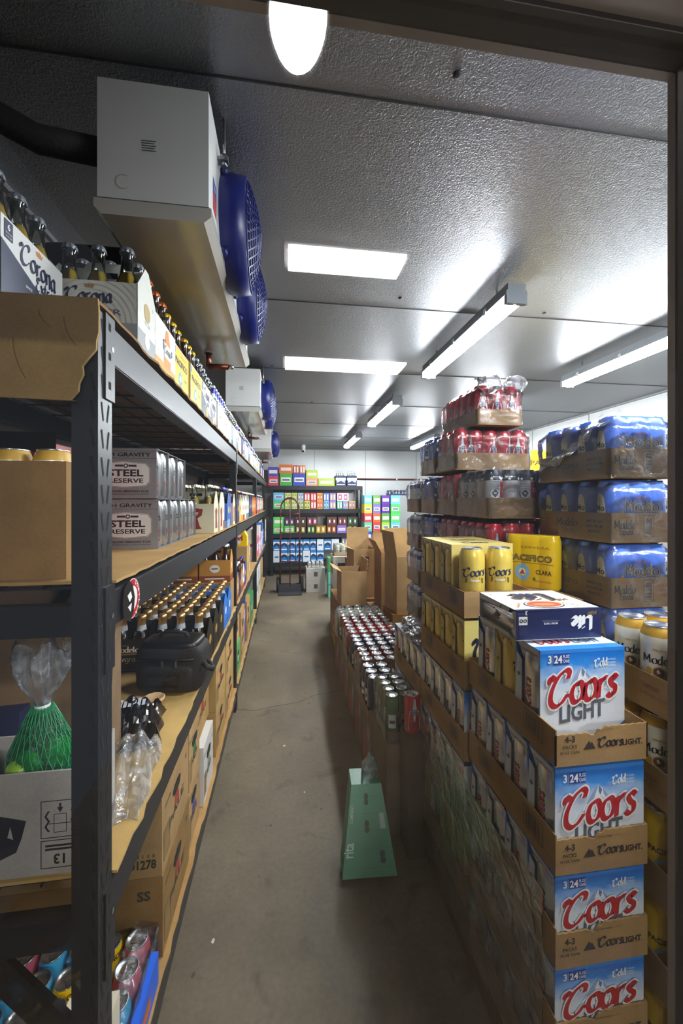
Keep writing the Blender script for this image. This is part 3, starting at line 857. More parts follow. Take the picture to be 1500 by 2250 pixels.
# ---------------------------------------------------------------- cans
NAVY, RED, WHITE, BLACK, GOLD = ink('#141E46'), ink('#B5121F'), ink('#EDEDEA'), ink('#121315'), ink('#B98B2F')
CAN_BASE = {'banquet': '#DDC154', 'redbeer': '#B4182A', 'starbeer': '#C4C6C8', 'bluebeer': '#1B47A8', 'ribbonbeer': '#D8DBE6', 'cream': '#E9E2CE', 'yellow': '#EBC400',
            'grey': '#B9BBBE', 'silver': '#C9CCD1', 'litewhite': '#D9DADC', 'lightblue': '#3FA3CF', 'pink': '#C25A6E', 'green': '#3E6E2C', 'navy': '#1B2A55', 'amber': '#C58A2A', 'whitegreen': '#C9D3C6', 'maroon': '#7C1E24', 'orange': '#D8742A'}
CANS = {}
def can_meshes(style, r=.0365, h=.19):
    key = (style, r, h)
    if key in CANS:
        return CANS[key]
    base = metalcan(CAN_BASE[style])
    m = MB()
    top = {'cream': ink('#C79A2E'), 'starbeer': ink('#1C2233'), 'banquet': base}.get(style, base)
    if style in ('silver', 'litewhite', 'grey'):
        top = base = pm(CAN_BASE[style], .22, .75, .04)
    m.lathe([(r * .74, 0), (r * .86, .003), (r, .012), (r, h - .045), (r, h - .024), (r * .86, h - .008), (r * .80, h - .003)], [base, base, base, top if style == 'starbeer' else base, top, top], 20, cap0=True)
    F = Round(r)
    P = m.pen; k = h / .19
    if style == 'banquet':
        P('Coors', .0150, F, NAVY, 0, .112 * k, nib=.2, thin=.06, rise=.1)
        m.poly([(-.013, .092 * k), (.016, .096 * k), (.014, .108 * k), (-.012, .105 * k)], F, RED); P('Banquet', .0048, F, WHITE, .001, .0975 * k, nib=.15, off=.0012)
        m.disc(0, .045 * k, .021, F, ink('#33405F'), n=22, ry=.026); m.poly([(-.018, .045), (-.008, .062), (-.002, .05), (.006, .066), (.017, .046), (0, .036)], F, ink('#C9CBD0'), .0011)
        for q in (-1, 1):
            m.poly([(q * .021, .094 * k), (q * .027, .091 * k), (q * .027, .106 * k), (q * .020, .108 * k)], F, ink('#6B5A20'))
    elif style == 'redbeer':
        for t in (0, PI):
            G = Round(r, -PI / 2 + t)
            m.poly([(-.024, .02), (.024, .02), (.026, .062), (-.026, .062)], G, WHITE)
            m.poly([(-.026, .062), (0, .058), (.026, .062), (.021, .098), (.006, .118), (.003, .15), (-.003, .15), (-.006, .118), (-.021, .098)], G, ink('#C9CDD2'))
            m.ring(0, .095, .010, .0135, G, ink('#4C5A78'), .0011, 16); m.poly([(0, .085), (.007, .095), (0, .105), (-.007, .095)], G, ink('#5A6782'), .0011)
            m.text('Budweiser', .014, G, NAVY, 0, .042, .02, width=.044, off=.0012)
        m.rect(.036, .050, .1, .118, F, ink('#D8D8D8')); m.text('CANS', .006, Round(r, -PI / 2 + .9, turn=PI / 2), WHITE, .06, 0)
    elif style == 'starbeer':
        for t in (0, 2.1):
            G = Round(r, -PI / 2 + t)
            m.rect(-.026, .026, .018, .075, G, WHITE, n=4); m.text('Budweiser', .016, G, NAVY, 0, .048, .02, width=.052, off=.0012)
            m.disc(0, .095, .021, G, ink('#6C7076'), .0006, 22); m.disc(0, .095, .019, G, ink('#D7D9DB'), .0009, 22); m.poly([(0, .079), (.013, .095), (0, .111), (-.013, .095)], G, ink('#3E4658'), .0012); m.text('BB', .008, G, WHITE, 0, .092, .02, off=.0015)
            for q in range(4):
                m.rect(-.02, .02, .121 + q * .006, .1232 + q * .006, G, ink('#7C828A'), .0009, 3)
        for t in (1.05, 3.5):
            G = Round(r, -PI / 2 + t); m.rect(-.017, .017, .018, .14, G, ink('#B4182A'), n=3); m.frame(-.007, .007, .1, .116, .002, G, WHITE, .0012); m.text('12345', .004, Round(r, -PI / 2 + t, turn=PI / 2), WHITE, .045, -.01)
        for q in range(6):
            a = q * .038 - .09; st = [(a + (.008 if i % 2 == 0 else .0034) * math.sin(i * PI / 5), .152 + (.008 if i % 2 == 0 else .0034) * math.cos(i * PI / 5)) for i in range(10)]
            m.poly(st, F, WHITE, .0012)
    elif style == 'bluebeer':
        for t in (0, 2.2):
            G = Round(r, -PI / 2 + t); m.rect(-.018, .018, .03, .14, G, ink('#16377F'), n=3); m.text('BUD', .018, G, WHITE, 0, .09, .04); m.text('LIGHT', .010, G, WHITE, 0, .07, .03); m.ring(0, .15, .012, .016, G, WHITE)
    elif style == 'ribbonbeer':
        for t in (-.7, .9, 2.4):
            G = Round(r, -PI / 2 + t); m.poly([(-.022, .02), (-.006, .02), (.02, .15), (.012, .165)], G, ink('#2B2C82')); m.poly([(-.006, .02), (.0, .02), (.024, .15), (.02, .15)], G, RED, .0009); m.text('ULTRA', .009, G, ink('#23266E'), -.008, .1, .02)
        m.lathe([(r + .0006, h - .05), (r + .0006, h - .026)], ink('#2A2A80'), 20)
    elif style == 'cream':
        for t in (-.25, 2.4):
            G = Round(r, -PI / 2 + t); m.pen('Modelo', .0125, G, BLACK, 0, .106, nib=.16, ang=.12, thin=.035, width=.066); m.text('CERVEZA', .006, G, GOLD, 0, .135, .02)
            m.disc(0, .088, .010, G, ink('#5B3A2C'), n=16); m.ring(0, .088, .0105, .012, G, GOLD)
            for q in (-1, 1):
                m.poly([(q * .014, .078), (q * .024, .076), (q * .026, .09), (q * .021, .097), (q * .014, .093)], G, GOLD); m.text('Especial', .008, G, BLACK, 0, .066, .01)
    elif style == 'yellow':
        for t in (0, 2.5):
            G = Round(r, -PI / 2 + t); m.text('PACIFICO', .018, G, ink('#3D2F12'), 0, .1, .03, width=.06); m.ring(0, .07, .014, .019, G, ink('#6FA8D6')); m.text('CLARA', .009, G, ink('#3D2F12'), 0, .036, .02)
    elif style == 'grey':
        for t in (-.3, 1.2, 2.6, 4.1):
            G = Round(r, -PI / 2 + t); m.text('STEEL', .011, G, BLACK, 0, .118 * k, .03, width=.03); m.text('RESERVE', .008, G, BLACK, 0, .107 * k, .025, width=.03); m.rect(-.016, .016, .135 * k, .1365 * k, G, BLACK)
            m.text('211', .026, Round(r, -PI / 2 + t, turn=-PI / 2), ink('#8E2530'), -.05 * k, -.009, .06)
    elif style == 'silver':
        for t in (-PI / 2, PI / 2, 0):
            m.pen('Coors', .012, Round(r, -PI / 2 + t, turn=PI / 2), ink('#B81F33'), .095, -.006, nib=.2, thin=.07); m.text('LIGHT', .010, Round(r, -PI / 2 + t, turn=PI / 2), ink('#33363C'), .05, -.006, .03)
    elif style == 'litewhite':
        for t in (-PI / 2, PI / 2):
            m.pen('Lite', .014, Round(r, -PI / 2 + t, turn=PI / 2), NAVY, .09, -.008, nib=.3, thin=.05)
            for i in range(5):
                m.poly([(-.018 + .004, .03 + i * .011), (.012, .038 + i * .011), (.012, .043 + i * .011), (-.014, .036 + i * .011)], Round(r, -PI / 2 + t), NAVY)
    else:
        for t in (0, 2.1, 4.2):
            m.rect(-.016, .016, .05 * k, .11 * k, Round(r, -PI / 2 + t), ink('#E4E2DC'), n=3); m.rect(-.012, .012, .07 * k, .085 * k, Round(r, -PI / 2 + t), ink('#44464E'), .0009, 3)
    body = m.data('can_body')
    m = MB()
    m.lathe([(r * .80, h - .003), (r * .83, h), (r * .78, h + .0005), (r * .72, h - .005), (r * .30, h - .0045), (0.0001, h - .0045)], ALU, 20)
    m.poly([(r * .2 * math.cos(t) * 1.0, r * .1 + r * .32 * math.sin(t)) for t in [i * PI / 6 for i in range(12)]], Flat((0, 0, h - .0042), (1, 0, 0), (0, 1, 0)), pm('#DADCE0', .2, .95), .0008)
    m.ring(0, -r * .25, r * .16, r * .26, Flat((0, 0, h - .0042), (1, 0, 0), (0, 1, 0)), pm('#8D9095', .3, .9), .0006, 12)
    CANS[key] = (body, m.data('can_lid'))
    return CANS[key]
def put_can(parent, style, loc, rz=0.0, lid=True, r=.0365, h=.19, name='can'):
    b, l = can_meshes(style, r, h)
    c = ob(name, b, parent, loc, rz)
    if lid:
        ob('lid', l, c)
    return c

# ---------------------------------------------------------------- three-can cartons
W3, D3, H3 = .222, .0735, .196
SNOW = snow_print(.03, .196)
def mountains(m, fr):
    pale, mid, dk = ink('#E8EEF6'), ink('#8FA9CB'), ink('#5F7FAB')
    m.poly([(-.045, .112), (-.012, .152), (-.004, .158), (.006, .150), (.022, .132), (.048, .110), (0, .095)], fr, pale, .0006)
    m.poly([(-.036, .122), (-.012, .152), (-.004, .158), (-.012, .142), (-.016, .132), (-.026, .126)], fr, mid, .0009)
    m.poly([(.006, .150), (.022, .132), (.042, .114), (.03, .118), (.016, .13), (.008, .14)], fr, mid, .0009); m.poly([(-.004, .158), (.004, .148), (0, .138), (-.004, .145)], fr, dk, .0011)
    m.poly([(.055, .112), (.068, .136), (.075, .132), (.10, .114), (.09, .104)], fr, pale, .0006); m.poly([(.06, .12), (.068, .136), (.072, .128), (.066, .118)], fr, mid, .0009); m.poly([(.075, .132), (.10, .114), (.086, .117)], fr, mid, .0009)
def pack_front(style, m, fr):
    if style == 'skyblue':
        mountains(m, fr)
        m.ring(-.003, .112, .020, .0235, fr, ink('#C3D3E8'), .0011, 22, 0, PI)
        m.poly([(-.014, .108), (-.002, .127), (.003, .119), (.006, .121), (.013, .108)], fr, ink('#1746B8'), .0014)
        m.pen('Coors', .040, fr, ink('#B3122A'), -.004, .090, nib=.17, ang=.5, thin=.072, shear=.12, width=.182, rise=.09, halo=WHITE, off=.0022)
        m.text('LIGHT', .047, fr, ink('#555B66'), -.003, .054, .03, width=.118, rise=.08)
        m.text('3', .021, fr, WHITE, -.087, .168, .03); m.rect(-.079, -.0785, .166, .184, fr, WHITE); m.rect(-.078, -.036, .164, .186, fr, ink('#1549A8')); m.text('24', .021, fr, WHITE, -.066, .168, .03, off=.0012)
        m.text('FL.OZ', .009, fr, WHITE, -.045, .177, .02, off=.0012, width=.016); m.text('CANS', .009, fr, WHITE, -.045, .168, .02, off=.0012, width=.016)
        m.pen('Cold', .0095, fr, WHITE, .047, .157, nib=.22, thin=.07, rise=.08)
        for i in range(3):
            m.text('FILTERED', .0045, fr, WHITE, .075, .168 - i * .0062, .0, width=.022)
        m.poly([(.045, .0), (.110, .0), (.110, .045), (.085, .03), (.06, .012)], fr, ink('#4E7FB5'), .0006); m.poly([(.07, .0), (.110, .0), (.110, .022), (.09, .012)], fr, ink('#2B5A86'), .0009)
    elif style == 'banquet':
        m.pen('Coors', .042, fr, NAVY, 0, .082, nib=.2, thin=.07, shear=.1, width=.17, rise=.08)
        m.poly([(.0, .058), (.06, .066), (.057, .090), (.003, .082)], fr, RED, .0026); m.pen('Banquet', .010, fr, WHITE, .03, .066, nib=.2, off=.0032, rise=.1)
        m.text('24', .02, fr, ink('#A5202A'), .078, .158, .03); m.text('FL', .008, fr, ink('#A5202A'), .097, .168, .02); m.text('OZ', .008, fr, ink('#A5202A'), .097, .159, .02); m.text('CANS', .011, fr, ink('#3A3520'), .086, .142, .01)
        for a in (.066, .086):
            m.poly([(a, .04), (a + .012, .036), (a + .01, .062), (a + .002, .06)], fr, ink('#5A4A1C'))
    elif style == 'lite':
        m.pen('Lite', .042, fr, NAVY, 0, .046, nib=.4, ang=.7, thin=.06, width=.105, halo=ink('#A98A4B'), off=.002)
        m.pen('Miller', .012, fr, ink('#8D6B2A'), -.058, .1, nib=.2, thin=.06, rise=.2)
        m.disc(.01, .148, .052, fr, NAVY, .0006, 30, .034); m.disc(.01, .148, .049, fr, ink('#D9D4C6'), .0009, 30, .031); m.disc(.01, .148, .045, fr, ink('#C4512E'), .0012, 30, .026); m.disc(.012, .152, .028, fr, ink('#DE8A5C'), .0015, 24, .012)
        m.text('A FINE', .009, fr, WHITE, .01, .120, .03)
        for q in (-1, 1):
            for i in range(4):
                m.poly([(.01 + q * (.056 + i * .006), .13 + i * .01), (.01 + q * (.070 + i * .006), .138 + i * .01), (.01 + q * (.058 + i * .006), .138 + i * .01)], fr, GOLD)
        m.text('3', .016, fr, ink('#4A4437'), -.004 + .098, .03, .02); m.text('24 OZ', .006, fr, ink('#4A4437'), .082, .04, 0); m.text('CANS', .006, fr, ink('#4A4437'), .082, .03, 0)
PACK_COL = {'skyblue': (None, '#D5DAE0', '#3083DA', 'silver'), 'banquet': ('#E4CF7C', '#D9C98B', '#E4CF7C', 'banquet'), 'lite': ('#EEEEEB', '#D4D4D0', '#1A2450', 'litewhite')}
PACKS = {}
def pack_meshes(style):
    if style in PACKS:
        return PACKS[style]
    fc, ec, tc, can = PACK_COL[style]
    front = SNOW if fc is None else paper(fc); end = paper(ec); topm = paper(tc)
    t = .0012; w, d = W3 / 2, D3 / 2
    m = MB()
    for y in (-d, d - t):
        m.box(-w, w, y, y + t, 0, H3 - .003, front)
    m.box(-w, w, -d, d, 0, t, end); m.box(-w, w, -d, d, H3 - t - .003, H3 - .003, topm)
    m.box(-w, w, -d - .0002, -d + .004, H3 - .010, H3 - .0026, topm)
    pack_front(style, m, Flat((0, -d - .0002, 0)))
    T = Flat((0, -d, H3 - .003), (1, 0, 0), (0, 1, 0))
    if style == 'skyblue':
        m.rect(-w, w, .018, D3, T, ink('#C9D8EC'), .0004); m.pen('Coors', .022, T, ink('#B3122A'), -.045, .03, nib=.2, thin=.07, width=.09); m.text('LIGHT', .026, T, ink('#555B66'), .045, .028, .03, width=.075)
    elif style == 'banquet':
        m.pen('Coors', .02, T, ink('#2E3348'), 0, .028, nib=.2, thin=.06, width=.09)
    else:
        m.pen('Lite', .020, T, WHITE, -.06, .020, nib=.42, ang=.7, thin=.06, width=.055); m.pen('Miller', .006, T, ink('#8D7444'), -.085, .008, nib=.2, thin=.05, rise=.2); m.text('MORE TASTE', .0062, T, WHITE, .022, .032, .02); m.rect(0, .044, .026, .030, T, ink('#4A5070'))
        m.rect(.082, .104, .040, .062, T, ink('#202A52')); m.rect(.082, .104, .016, .036, T, ink('#E4E4E0')); m.ring(.088, .026, .0025, .0045, T, BLACK, .001, 10); m.ring(.098, .026, .0025, .0045, T, BLACK, .001, 10); m.text('3', .014, T, WHITE, .085, .0025, .02); m.text('24 OZ', .006, T, ink('#6A70A0'), .098, .0075, 0)
    shell = m.data('carton_sleeve')
    m = MB()
    for q in (-1, 1):
        x = q * (w - .0005)
        fr = Flat((x, 0, 0), (0, q, 0))
        sl = lambda a, b, o=0: Vector((x - q * (.010 * max(0, (H3 - .004 - b)) / .04) * (1 if b > .1 else 0), q * a, b)) + Vector((q * o, 0, 0))
        m.face([sl(-d + .002, H3 - .004), sl(d - .002, H3 - .004), sl(d - .012, H3 - .042), sl(-d + .014, H3 - .042)], end if style != 'banquet' else ink('#7A3A2E') if False else end)
        txt = {'skyblue': 'COORS LIGHT', 'banquet': 'COORS', 'lite': 'LITE'}[style]
        fl = lambda a, b, o: sl(a, b, o + .0006)
        m.text(txt, .0085 if style == 'skyblue' else .011, fl, {'skyblue': ink('#8E2A34'), 'banquet': ink('#4A3A20'), 'lite': NAVY}[style], 0, H3 - .022, .012)
        if style == 'banquet':
            m.rect(-.018, .018, H3 - .034, H3 - .024, fl, ink('#A5202A'))
        st = end if style != 'banquet' else paper('#CDBB78')
        m.face([(x, q * -d, .002), (x, q * (-d + .016), .002), (x - q * .004, q * (-d + .014), H3 - .045), (x, q * -d, H3 - .03)], st)
        m.face([(x, q * d, .002), (x, q * (d - .006), .002), (x - q * .004, q * (d - .006), H3 - .045), (x, q * d, H3 - .03)], st)
        m.rect(-d + .004, -d + .013, .118, .121, fr, BLACK, .0006); m.rect(-d + .007, -d + .010, .115, .124, fr, BLACK, .0007)
    PACKS[style] = (shell, m.data('carton_ends'), can)
    return PACKS[style]
def three_pack(style, loc, label, group, rz=0.0, hs=1.0, rot=None):
    sh, en, can = pack_meshes(style)
    r = thing('three_pack', label, 'beer carton', loc, rz, group)
    if rot:
        r.rotation_euler = rot
    r.scale = (1, 1, hs)
    ob('carton', sh, r); ob('end_flaps', en, r)
    for i in (-1, 0, 1):
        put_can(r, can, (i * .0734, 0, .0015), 0, False, .0358, .189)
    return r

# blue film three-packs with lobed outline
class Lobed:
    def __init__(s, d=.0367):
        s.d = d
    def y(s, a):
        k = abs(((a / .0734 + .5) % 1.0) - .5) * 2
        return s.d * (1 - .10 * k ** 2.5)
    def __call__(s, a, b, off):
        return Vector((a, -s.y(a) - off, b))
SHRINK = {}
def shrink_mesh(style):
    if style in SHRINK:
        return SHRINK[style]
    base = pm({'bluefilm': '#4673DA', 'yellowfilm': '#EBC400'}[style], .2, 0, .05, 14, .05, .5)
    m = MB(); L = Lobed()
    out = []
    n = 36
    for i in range(n + 1):
        a = -.0734 + .1468 * i / n; out.append((a, -L.y(a)))
    for i in range(1, 8):
        t = -PI / 2 + PI * i / 8; out.append((.0734 + .0367 * math.cos(t), .0367 * math.sin(t)))
    for i in range(n + 1):
        a = .0734 - .1468 * i / n; out.append((a, L.y(a)))
    for i in range(1, 8):
        t = PI / 2 + PI * i / 8; out.append((-.0734 + .0367 * math.cos(t), .0367 * math.sin(t)))
    lev = [(0, .86), (.008, 1), (.160, 1), (.170, .98), (.186, .84), (.190, .80), (.1895, .72)]
    vs = []
    for z, k in lev:
        for x, y in out:
            cx = max(-.0734, min(.0734, round(x / .0734) * .0734))
            vs.append((cx + (x - cx) * k, y * k, z))
    c = len(out)
    m.mesh(vs, [(j * c + i, j * c + (i + 1) % c, (j + 1) * c + (i + 1) % c, (j + 1) * c + i) for j in range(len(lev) - 1) for i in range(c)], base, True)
    m.mesh(vs[-c:], [tuple(range(c))], base); m.mesh(vs[:c], [tuple(reversed(range(c)))], base)
    if style == 'bluefilm':
        for k in range(24):
            a0, a1 = -.060 + k * .005, -.055 + k * .005
            y0, y1 = [.085 + .062 * math.sqrt(max(0, 1 - (a / .06) ** 2)) for a in (a0, a1)]
            m.poly([(a0, .02), (a1, .02), (a1, y1), (a0, y0)], L, ink('#0E56CC'))
        m.pen('Modelo', .0215, L, ink('#141B3C'), 0, .094, nib=.17, ang=.12, thin=.035, width=.118, off=.0022, halo=ink('#B9A46A')); m.text('CERVEZA', .010, L, ink('#B03A3A'), 0, .134, .0, width=.042, off=.0015); m.text('Especial', .016, L, WHITE, 0, .055, .0)
        for q in (-1, 1):
            m.poly([(q * .062, .082), (q * .074, .080), (q * .076, .094), (q * .066, .098)], L, GOLD, .0012)
        m.text('3', .021, L, WHITE, .086, .135, .03); m.text('24', .007, L, WHITE, .097, .144, 0); m.text('CANS', .006, L, WHITE, .088, .127, .01)
        for q in (-1, 1):
            G = lambda a, b, o, q=q: Vector((q * (.0734 + math.sqrt(max(0, .0367 ** 2 - a * a)) + o), q * a, b))
            pts = [(.016 * math.cos(i * PI / 8 + .0), .10 + .055 * math.sin(i * PI / 8)) for i in range(9)]
            for i in range(8):
                x0, x1 = -.016 + i * .004, -.012 + i * .004
                m.poly([(x0, .02), (x1, .02), (x1, .10 + .05 * math.sqrt(max(0, 1 - (x1 / .016) ** 2))), (x0, .10 + .05 * math.sqrt(max(0, 1 - (x0 / .016) ** 2)))], G, ink('#E8E2C8'))
            m.text('Mo', .028, G, ink('#22273A'), 0, .095, .01, width=.028, off=.0012); m.disc(0, .066, .006, G, GOLD, .0012, 10)
    else:
        m.text('PACIFICO', .030, L, ink('#4A3710'), 0, .098, .05, width=.176, off=.0012); m.text('PACIFICO', .030, L, ink('#8F7A34'), 0, .099, .012, width=.170, off=.0022); m.text('CERVEZA', .012, L, ink('#9A6414'), .02, .142, .0, width=.115)
        m.rect(-.095, .095, .089, .0905, L, ink('#5E4A12'), n=20); m.text('CLARA', .022, L, ink('#3D2F12'), .055, .052, .02, width=.062); m.text('NON ALCOHOL', .008, L, ink('#7A6214'), .05, .025, 0, width=.07); m.ring(-.03, .055, .016, .030, L, ink('#7FB4DC')); m.disc(-.03, .055, .014, L, ink('#E6E0D0')); m.poly([(-.042, .048), (-.03, .066), (-.018, .048)], L, ink('#B24A38'), .0012); m.disc(0.018, .034, .006, L, ink('#3F7A3A'))
    SHRINK[style] = m.data('film_pack')
    return SHRINK[style]

# ---------------------------------------------------------------- cardboard trays
def barcode(m, fr, a, b, w, h, mat, horiz=False, border=True):
    if border:
        m.frame(a, a + w, b, b + h, .0016, fr, mat)
    r = random.Random(int(a * 9999) + 3)
    x = .006
    while x < (h if horiz else w) - .008:
        t = r.uniform(.0008, .0028)
        if horiz:
            m.rect(a + .007, a + w - .007, b + x, b + x + t, fr, mat)
        else:
            m.rect(a + x, a + x + t, b + .006, b + h - .006, fr, mat)
        x += t + r.uniform(.0012, .003)
def carton_ink(dark='#2B2A2E'):
    return ink(dark)
TRAYS = {}
def tray_mesh(style, w, d, lip, col='#A07F55'):
    key = (style, w, d, lip, col)
    if key in TRAYS:
        return TRAYS[key]
    cb = cardboard(col); t = .003; k = ink('#2A2930'); lt = ink('#6B5B44')
    m = MB()
    m.box(-w / 2, w / 2, -d / 2, d / 2, 0, t, cb)
    for x in (-w / 2, w / 2 - t):
        m.box(x, x + t, -d / 2, d / 2, t, lip, cb)
    r = random.Random(hash(style) % 97 if False else len(style) * 7 + int(w * 1000))
    if style == 'skyblue':            # torn, perforated front lip
        n = 26
        top = [(w / 2 - w * i / n, lip - (.0018 if i % 2 else 0) - (.011 if i > 14 else 0) - (.006 if 12 < i < 17 else 0)) for i in range(n + 1)]
        m.prism([(-w / 2, t), (w / 2, t)] + top, Flat((0, -d / 2, 0)), t, cb)
    else:
        m.box(-w / 2 + t, w / 2 - t, -d / 2, -d / 2 + t, t, lip, cb)
    m.box(-w / 2 + t, w / 2 - t, d / 2 - t, d / 2, t, lip, cb)
    F, S = Flat((0, -d / 2, 0)), Flat((-w / 2, 0, 0), (0, -1, 0))
    if style == 'skyblue':
        m.text('4-3', .019, F, k, -.080, .052, .03); m.text('PACKS', .0105, F, k, -.080, .038, .015, width=.034); m.text('24 OZ. CANS', .008, F, k, -.080, .027, .01, width=.048)
        m.poly([(-.047, .033), (-.033, .052), (-.029, .046), (-.026, .049), (-.017, .033)], F, k); m.pen('Coors', .0125, F, k, .020, .036, nib=.24, thin=.085, width=.062); m.text('LIGHT.', .018, F, k, .075, .0355, .03, width=.050)
        for i in range(14):
            m.rect(-.045 + i * .007, -.041 + i * .007, .0735, .0743, F, lt)
        m.text('CUT FILM HERE', .006, F, lt, .003, .0715, .0)
    if style in ('skyblue', 'banquet', 'lite'):
        for a in (-.125, .045):
            barcode(m, S, a + .02, .024, .056, .05, k)
        m.text('34100', .008, S, lt, -.02, .05, 0); m.text('4-3 PK', .007, S, lt, .0, .03, 0)
    if style == 'lite':
        m.pen('Lite', .014, F, k, 0, .035, nib=.4, thin=.06)
    if style == 'modelo':
        g = ink('#3C4658'); rd = ink('#B4523A')
        m.pen('Modelo', .0165, F, g, -.066, .044, nib=.16, ang=.12, thin=.035, width=.074); m.text('CERVEZA', .006, F, rd, -.064, .076, 0, width=.03); m.pen('Especial', .011, F, g, -.060, .026, nib=.15, thin=.05, width=.05)
        barcode(m, F, .0, .018, .036, .066, ink('#2C3550'), True); m.text('FOUR 3-PACK', .011, F, rd, .078, .062, .012, width=.058); m.text('24 FL.OZ', .011, F, rd, .078, .047, .012, width=.042); m.text('CANS', .011, F, rd, .078, .032, .012, width=.028)
        g = ink('#5B5142')
        m.pen('Modelo', .0165, S, g, -.02, .044, nib=.16, ang=.12, thin=.035, width=.095); m.pen('Especial', .010, S, lt, -.015, .024, nib=.12, thin=.04, width=.05)
        for i, q in enumerate(('IMPORTED', 'BEER FROM', 'MEXICO')):
            m.text(q, .013, S, g, .095, .060 - i * .016, .022, width=.06 - (i == 2) * .012); m.text(('FOUR 3-PACKS', '24 FL.OZ', 'CANS')[i], .011, S, ink('#8F6146'), -.125, .06 - i * .014, .0, width=.05 - i * .01)
    if style == 'twelve':
        m.text('TWELVE', .014, S, ink('#93503A'), -.02, .050, .015, width=.045); m.text('24 FL.OZ. CANS', .012, S, ink('#93503A'), -.012, .033, .015, width=.068); m.pen('Modelo', .0175, S, k, .085, .034, nib=.22, ang=.12, thin=.045, width=.1); m.pen('Especial', .009, S, k, .09, .02, nib=.15, width=.05)
    if style == 'plain':
        barcode(m, F, .02, .03, .03, .016, lt, False, False)
    TRAYS[key] = m.data('tray_card')
    return TRAYS[key]
def film_mesh(w, d, z0, h, seed=0, amp=.006, top=True):
    """cling film hull round a tray, rippled, open below"""
    m = MB(); r = random.Random(seed); nx = 30; rows = 12
    vs = []
    per = 2 * (w + d)
    def pt(s, k):
        s = s % per
        if s < w: return (-w / 2 + s, -d / 2)
        s -= w
        if s < d: return (w / 2, -d / 2 + s)
        s -= d
        if s < w: return (w / 2 - s, d / 2)
        s -= w
        return (-w / 2, d / 2 - s)
    nx = 48
    ph = [r.uniform(0, 6) for _ in range(4)]
    for j in range(rows + 1):
        f = j / rows
        shrink = 1.0 if f < .82 else 1 - (f - .82) * 1.3 / 1
        for i in range(nx):
            x, y = pt(per * i / nx, 0)
            q = amp * (math.sin(i * .9 + f * 5 + ph[0]) * .5 + math.sin(i * 2.3 - f * 9 + ph[1]) * .3 + r.uniform(-.35, .35)) + amp * .6
            l = math.hypot(x, y) or 1
            vs.append(((x + x / l * q) * shrink, (y + y / l * q) * shrink, z0 + h * f + (r.uniform(-.004, .008) if f == 1 else 0)))
    m.mesh(vs, [(j * nx + i, j * nx + (i + 1) % nx, (j + 1) * nx + (i + 1) % nx, (j + 1) * nx + i) for j in range(rows) for i in range(nx)], FILM, True)
    return m.data('cling_film')
FILMS = {}
def tray_case(style, cans, nx, ny, loc, label, group, rz=0.0, r=.0365, h=.19, hs=1.0, lip=.085, film=True, pitch=None, only_edges=True, col='#A07F55', can_rz=None, lids=False, name='can_tray', skip=(), cat='tray of cans'):
    p = pitch or 2 * r + .0012
    w, d = nx * p + .008, ny * p + .008
    o = thing(name, label, cat, loc, rz, group)
    o.scale = (1, 1, hs)
    ob('tray', tray_mesh(style, w, d, lip, col), o)
    for i in range(nx):
        for j in range(ny):
            if only_edges and 0 < i < nx - 1 and 0 < j < ny - 1:
                continue
            if (i, j) in skip:
                continue
            st = cans[(i * 3 + j) % len(cans)]
            put_can(o, st, ((i - (nx - 1) / 2) * p, (j - (ny - 1) / 2) * p, .0032), RND.uniform(-.9, .9) if can_rz is None else can_rz, lids, r, h)
    if film:
        key = (round(w, 3), round(d, 3), round(h, 3), RND.randrange(3))
        if key not in FILMS:
            FILMS[key] = film_mesh(w + .002, d + .002, .004, h + .006, key[3])
        ob('cling_film', FILMS[key], o)
    return o
def shrink_case(loc, label, group, hs=1.0, rz=0.0, film=True):
    w, d = .226, .312
    o = thing('can_tray', label, 'tray of cans', loc, rz, group)
    o.scale = (1, 1, hs)
    ob('tray', tray_mesh('modelo', w, d, .092, '#A8875C'), o)
    for j in range(4):
        ob('film_pack', shrink_mesh('bluefilm'), o, (0, (j - 1.5) * .076, .0032))
    if film:
        key = ('sh', RND.randrange(2))
        if key not in FILMS:
            FILMS[key] = film_mesh(w + .004, d + .004, .004, .192, key[1] + 5)
        ob('cling_film', FILMS[key], o)
    return o

# ---------------------------------------------------------------- bottles and six-packs
AMBER_BEER = pm('#E3B640', .15, 0, .1, 10, 0, .3)
BOTTLE = {  # style: glass, cap, label band, foil, liquid
    'clear': (CLEAR_GLASS, '#8C949E', None, None, True), 'clearorange': (CLEAR_GLASS, '#C8662A', None, None, True), 'clearyellow': (CLEAR_GLASS, '#C9C3A8', '#E9E6D8', None, True),
    'brownyellow': (glassy('#2A1608'), '#E3B90C', '#E6C21A', None, False), 'foil': (glassy('#191206'), None, '#B9BCC4', '#E2B272', False), 'brownred': (glassy('#2A1408'), '#7A1F22', '#D8D6CE', None, False),
    'green': (glassy('#2E6B22'), '#C9CCD0', '#E8E6E0', '#2B2F86', False), 'bluecap': (glassy('#2A1608'), '#2A46B4', '#C8D2E4', None, False), 'brownwhite': (glassy('#2A1608'), '#E0DFDA', '#E6E2D6', None, False), 'silverneck': (CLEAR_GLASS, '#B9C2CE', '#DDE4EE', None, True)}
BOTS = {}
